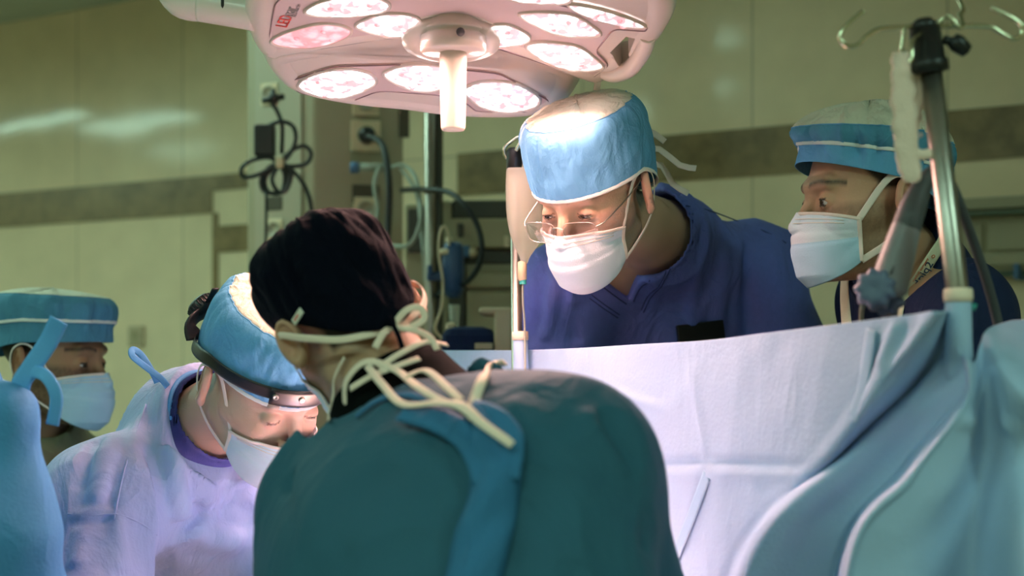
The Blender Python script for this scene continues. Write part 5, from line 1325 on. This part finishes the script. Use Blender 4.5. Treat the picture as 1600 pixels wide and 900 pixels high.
def iv_bag():
    root = empty('infusion_bag', 'clear fluid bag hanging from the slim stand beside the central surgeon', 'infusion bag')
    dd = dL - .035; V = []; m = 24
    pr_ = [(225, 812, 6, .003), (262, 818, 24, .004), (268, 820, 29, .006), (300, 820, 30, .014), (340, 822, 30, .018), (370, 824, 26, .016), (385, 822, 18, .012), (400, 820, 9, .008), (412, 819, 5, .006)]
    pp = catmull(np.array(pr_[1:], float), 4)
    for y, x, w, t_ in pp:
        c = W(x, y, dd)
        for k in range(m):
            a = 2 * math.pi * k / m; ca, sa = math.cos(a), math.sin(a); V.append(c + np.array([abs(ca) ** .8 * np.sign(ca) * w * dd / FPX, sa * t_ * (1 - .3 * abs(ca)), 0]))
    b = mk('bag', V, grid_faces(len(pp), m, False, True) + [tuple(range(m))[::-1], tuple(range((len(pp) - 1) * m, len(pp) * m))], M['bag'], root)
    tube('hanger', [W(818, 264, dd), W(822, 250, dd), W(826, 240, dd + .02)], .004, M['bag'], root)
    MB().lathe([(.004, 0), (.0075, -.002), (.0075, -.03), (.004, -.034)], W(816, 408, dd), (0, 0, 1), 14).build('drip_port', M['socket'], root, True)
    MB().lathe([(.006, 0), (.006, -.012)], W(817, 433, dd), (0, 0, 1), 12).build('port_valve', M['teal_p'], root, True)
    tube('drip_line', [W(817, 425, dd), W(817, 470, dd), W(820, 520, dd + .01), W(822, 700, dd + .01)], .0018, M['greyc'], root)
iv_bag()

# ------------------------------------------------------------------ equipment behind
def yaw_frame(a): return rot2(math.radians(a))
def column():
    root = empty('supply_column', 'beige ceiling-mounted supply column with sockets behind the black-capped surgeon', 'supply column')
    dC = 4.25; E = W(490, 300, dC)[:2]; A = W(385, 300, dC + .12)[:2]; B = W(632, 300, dC + .06)[:2]
    C2 = A + B - E
    pts = [E, B, C2, A]; z0, z1 = .95, CEIL
    V = [(x, y, z) for z in (z0, z1) for x, y in pts]; F = [(0, 1, 5, 4), (1, 2, 6, 5), (2, 3, 7, 6), (3, 0, 4, 7), (3, 2, 1, 0), (4, 5, 6, 7)]
    o = mk('body_shell', V, F, M['column_grey'], root, smooth=False); bv = o.modifiers.new('b', 'BEVEL'); bv.width = .008; bv.segments = 3
    def face(P0, P1):
        P0 = np.append(P0, 0); P1 = np.append(P1, 0); x = nrm(P1 - P0); n = np.cross(x, (0, 0, 1)); n = n if n[1] < 0 else -n
        def place(px, py, w, h, t, m, name, par=root, bev=.002, off=0.):
            dr = np.array([(px - 800) / FPX, 1., 0]); d = (P0 @ n) / (dr @ n); c = W(px, py, d) + n * (t / 2 + off); return MB().box(c, (w, t, h), np.stack([x, -n, np.array([0, 0, 1.])], 1), bev).build(name, M[m], par), c, n
        return place
    fl = face(A, E); fr = face(E, B)
    fl(437, 240, .165, 1.5, .008, 'column', 'front_plate')
    def outlet(pl_, px, py, w=.078, plug=None, dark=False, lab='socket_outlet'):
        o, c, n = pl_(px, py, w, w * 1.05, .012, 'socket', lab); 
        MB().lathe([(.020, 0), (.024, 0), (.025, .004), (.020, .004), (.019, .0005), (0, .0005)], c + n * .006, n, 24).build('socket_ring', M['column'], o, True)
        mb = MB()
        for s in (-1, 1): mb.lathe([(.003, 0), (.003, .001), (0, .001)], c + n * .0068 + np.array([s * .009, 0, 0]), n, 8)
        mb.build('socket_hole', M['blackp'], o, True); return c, n
    c, n = outlet(fr, 571, 213, .082)
    MB().lathe([(.023, .006), (.024, .02), (.020, .045), (.011, .05), (0, .05)], c, n, 24).build('plug', M['blackp'], root, True)
    outlet(fr, 571, 160, .074); outlet(fr, 571, 328, .066); outlet(fr, 571, 362, .06)
    fr(571, 303, .075, .05, .01, 'dark_gap', 'label_holder')
    outlet(fl, 432, 360, .06); fl(432, 318, .055, .04, .010, 'dark_gap', 'label_holder'); outlet(fl, 430, 400, .05); outlet(fl, 424, 148, .06)
    fr(631, 193, .028, .08, .012, 'dark_gap', 'slot'); 
    for x_ in (436, 625): pass
    # blue gas connector with grey body
    q = W(553, 262, dC - .06); e = W(612, 262, dC - .05)
    g = tube('gas_connector', [q, e], .012, M['greyc'], root, n=1, seg=16); MB().lathe([(0, -.012), (.015, -.01), (.016, .0), (.014, .014), (0, .014)], q, (1, 0, 0), 20).build('connector_cap', M['hose_blue'], g, True)
    # dark rear pillar
    return root
column()
tag(tube('power_cable', [W(x, y, d) for x, y, d in ((575, 213, 4.15), (592, 220, 4.12), (602, 240, 4.08), (608, 290, 4.05), (607, 340, 4.05), (604, 390, 4.05), (600, 460, 4.1), (600, 700, 4.2))], .009, M['cable'], n=8), 'thick black power cable hanging from the round plug on the column', 'cable')
def power_brick():
    root = empty('power_adapter', 'black power adapter with coiled black cable hanging on the beige column', 'power adapter')
    dd = 4.02; f = FPX / dd
    MB().box(W(414, 220, dd), (32 / f, .04, 50 / f), None, .006).build('adapter_body', M['blackp'], root)
    MB().lathe([(0, -.02), (.014, -.018), (.016, 0), (.012, .02), (0, .022)], W(427, 154, dd + .02), (.3, -1, 0), 18).lathe([(.008, -.03), (.008, .03)], W(427, 154, dd + .01), (1, 0, .2), 10).lathe([(.006, -.02), (.006, .028)], W(427, 156, dd + .01), (0, 0, 1), 10).build('plug', M['blackp'], root, True)
    loops = ([(428, 165), (436, 180), (441, 200), (440, 240)], [(420, 196), (440, 190), (458, 198), (462, 220), (450, 245), (436, 255)], [(436, 255), (420, 246), (395, 250), (378, 262), (380, 276), (400, 274), (425, 262), (436, 255)],
             [(436, 255), (455, 236), (475, 228), (486, 240), (478, 256), (455, 260), (436, 255)], [(436, 255), (420, 262), (408, 280), (412, 298), (428, 302), (445, 298), (452, 275), (440, 258)], [(436, 257), (425, 280), (435, 300), (448, 296), (455, 270), (440, 256)],
             [(436, 255), (445, 275), (440, 300), (420, 300), (414, 280), (430, 258)], [(445, 258), (465, 275), (480, 300), (487, 330), (490, 380), (490, 480)])
    for k, l in enumerate(loops): tube('cable_loop', [W(x, y, dd - .006 * (k % 3)) for x, y in l], .0058, M['cable'], root, n=7, seg=8)
    MB().box(W(437, 254, dd - .02), (.02, .02, .03), None, .004).build('cable_tie', M['socket'], root)
power_brick()
tag(tube('thin_cable', [W(x, y, 3.98) for x, y in ((416, 300), (416, 340), (415, 400), (414, 500))], .004, M['cable'], n=4), 'thin dark cable hanging straight down the beige column', 'cable')
tag(tube('grey_hose', [W(x, y, d) for x, y, d in ((612, 262, 4.2), (630, 258, 4.1), (648, 275, 4.0), (656, 310, 3.95), (656, 350, 3.9), (640, 382, 3.9), (610, 384, 4.0), (580, 380, 4.05), (590, 330, 4.1), (585, 290, 4.12), (592, 262, 4.15))], .006, M['greyc'], n=8), 'pale grey hose looping below the blue gas connector', 'hose')
tag(tube('grey_hose', [W(x, y, d) for x, y, d in ((625, 262, 4.15), (650, 300, 4.05), (658, 360, 3.98), (662, 400, 3.95), (664, 440, 3.95))], .005, M['greyc'], n=8), 'pale grey tube running down beside the steel pole', 'tube')
tag(tube('black_hose', [W(x, y, d) for x, y, d in ((628, 297, 4.1), (660, 296, 3.85), (700, 300, 3.75), (725, 320, 3.7), (745, 350, 3.7), (753, 385, 3.7), (748, 415, 3.72), (730, 440, 3.75), (705, 452, 3.8), (680, 462, 3.85), (650, 470, 3.9))], .0072, M['cable'], n=8), 'black hose arching in front of the anaesthesia machine', 'hose')

def utility_pole():
    root = empty('equipment_pole', 'vertical steel equipment pole between supply column and anaesthesia machine', 'pole')
    c = W(672, 300, 3.85)
    tube('tube_shaft', [(c[0], c[1], .06), (c[0], c[1], CEIL - .05)], .014, M['steel'], root, n=1, seg=20)
    tube('dark_channel', [(c[0] + .022, c[1] + .012, .08), (c[0] + .022, c[1] + .012, CEIL - .06)], .010, M['machine_dark'], root, n=1, seg=12)
    MB().lathe([(.05, 0), (.05, .05), (.03, .055)], (c[0], c[1], CEIL - .055), (0, 0, 1), 24).build('ceiling_flange', M['steel'], root, True)
    MB().lathe([(.18, 0), (.18, .03), (.04, .06)], (c[0], c[1], .0), (0, 0, 1), 32).build('base', M['steel'], root, True)
utility_pole()
def suction():
    root = empty('suction_regulator', 'dark blue suction regulator clamped on the steel equipment pole', 'suction regulator')
    dd = 3.78
    MB().lathe([(.0, .075), (.020, .072), (.026, .055), (.028, .0), (.026, -.04), (.016, -.062), (0, -.064)], W(708, 425, dd), (0, 0, 1), 26).build('jar', M['blue_p'], root, True)
    MB().lathe([(.024, 0), (.024, .012), (.02, .014), (0, .014)], W(702, 398, dd), (0, 0, 1), 22).build('lid', M['socket'], root, True)
    MB().lathe([(.010, 0), (.009, .03), (.006, .034)], W(702, 392, dd), (0, 0, 1), 14).build('nozzle', M['socket'], root, True)
    MB().box(W(683, 432, dd + .02), (.05, .03, .022), None, .005).box(W(672, 424, dd + .01), (.012, .05, .03), None, .004).build('clamp', M['blue_p'], root)
    MB().lathe([(.014, 0), (.011, -.05), (.006, -.085), (.004, -.12)], W(710, 476, dd), (0, 0, 1), 16).build('drain_cone', M['bag'], root, True)
    tube('outlet_tube', [W(x, y, dd - .02) for x, y in ((702, 384), (699, 360), (692, 354), (686, 372), (686, 400), (692, 440), (690, 480), (680, 512), (692, 530), (706, 540), (712, 520))], .0032, M['socket'], root, n=7, seg=8)
suction()
def machine():
    root = empty('anaesthesia_machine', 'olive-grey anaesthesia machine with black display slot and drawers behind the drape', 'anaesthesia machine')
    dd = 4.0; f = FPX / dd
    def B(x0, y0, x1, y1, dep, back, m, name, par=root, bev=.006):
        c = (W(x0, y0, dd) + W(x1, y1, dd)) / 2; return MB().box(c + np.array([0, back + dep / 2, 0]), (abs(x1 - x0) / f, dep, abs(y1 - y0) / f), None, bev).build(name, M[m], par)
    B(632, 318, 840, 900, .42, .02, 'machine', 'cabinet'); B(700, 342, 836, 388, .04, -.02, 'machine', 'control_panel'); B(706, 313, 842, 343, .30, -.01, 'machine_dark', 'display_slot')
    B(715, 350, 725, 372, .01, -.028, 'machine_dark', 'indicator'); B(636, 325, 680, 395, .02, .01, 'machine_dark', 'side_screen'); B(690, 314, 706, 400, .05, -.02, 'machine', 'front_post')
    o = B(712, 388, 838, 412, .012, .012, 'machine_dark', 'drawer_gap'); B(730, 425, 836, 450, .03, -.005, 'machine', 'drawer'); B(730, 455, 836, 520, .03, -.002, 'machine', 'drawer')
    B(700, 405, 728, 560, .04, .0, 'machine_dark', 'side_channel')
    MB().lathe([(.0, .035), (.010, .034), (.012, .02), (.014, .0)], W(738, 395, dd), (0, -1, 0), 20).build('dial', M['socket'], root, True)
    MB().box(W(724, 393, dd - .02), (.035, .03, .03), None, .004).build('valve_block', M['hose_blue'], root)
    MB().box(W(792, 378, dd - .03), (.014, .02, .03), None, .003).build('indicator', M['socket'], root)
machine()
def side_stool():
    root = empty('instrument_trolley', 'pale trolley frame with a dark padded tray behind the drape top', 'trolley')
    dd = 3.3; f = FPX / dd
    def B(x0, y0, x1, y1, dep, m, name, bev=.006, back=0):
        c = (W(x0, y0, dd) + W(x1, y1, dd)) / 2; return MB().box(c + np.array([0, back + dep / 2, 0]), (abs(x1 - x0) / f, dep, abs(y1 - y0) / f), None, bev).build(name, M[m], root)
    B(772, 484, 800, 1480, .03, 'socket', 'leg'); B(748, 480, 800, 490, .30, 'socket', 'top_rail'); B(690, 510, 774, 560, .26, 'scrub_dark', 'padded_tray', .02); B(742, 536, 770, 546, .01, 'socket', 'label_plate', .002, -.008); B(690, 500, 706, 1480, .03, 'socket', 'leg', back=.2)
side_stool()
def wall_trunking():
    root = empty('bedhead_trunking', 'long grey-green medical gas trunking on the tiled wall at far right', 'wall trunking')
    def B(pxa, pxb, ya, yb, t, m, name, off=0.):
        ua, _ = wall_hit(pxa); ub, _ = wall_hit(pxb); _, d = wall_hit((pxa + pxb) / 2); z0 = wall_z(1560, ya)[1]; z1 = wall_z(1560, yb)[1]
        c = wp((ua + ub) / 2, off + t / 2, (z0 + z1) / 2); return MB().box(c, (abs(ub - ua), t, abs(z1 - z0)), RW, .004).build(name, M[m], root)
    B(1330, 1900, 330, 425, .06, 'machine', 'housing'); B(1330, 1900, 311, 330, .075, 'column_grey', 'top_cover'); B(1330, 1900, 340, 334, .10, 'rail', 'rail'); B(1330, 1900, 398, 418, .075, 'column_grey', 'lower_cover'); B(1330, 1900, 418, 434, .05, 'rail', 'lower_channel')  # dark channel closes the bottom of the trunking
    for a, b in ((1490, 1545), (1554, 1620)): B(a, b, 350, 394, .07, 'column_grey', 'outlet_panel')
    B(1596, 1604, 415, 440, .09, 'hose_blue', 'gas_outlet')
wall_trunking()
def wall_plate():
    u, z = wall_z(215, 525)
    root = empty('wall_socket', 'small cream wall socket on the tiled wall above the left surgeon', 'wall socket')
    MB().box(wp(u, .008, z), (.085, .014, .085), RW, .004).build('cover_plate', M['wall'], root)
    n = np.array([WN[0], WN[1], 0]); MB().lathe([(.022, 0), (.022, .003), (.017, .003), (.016, .001), (0, .001)], wp(u, .015, z), n, 20).build('socket_well', M['machine'], root, True)
wall_plate()
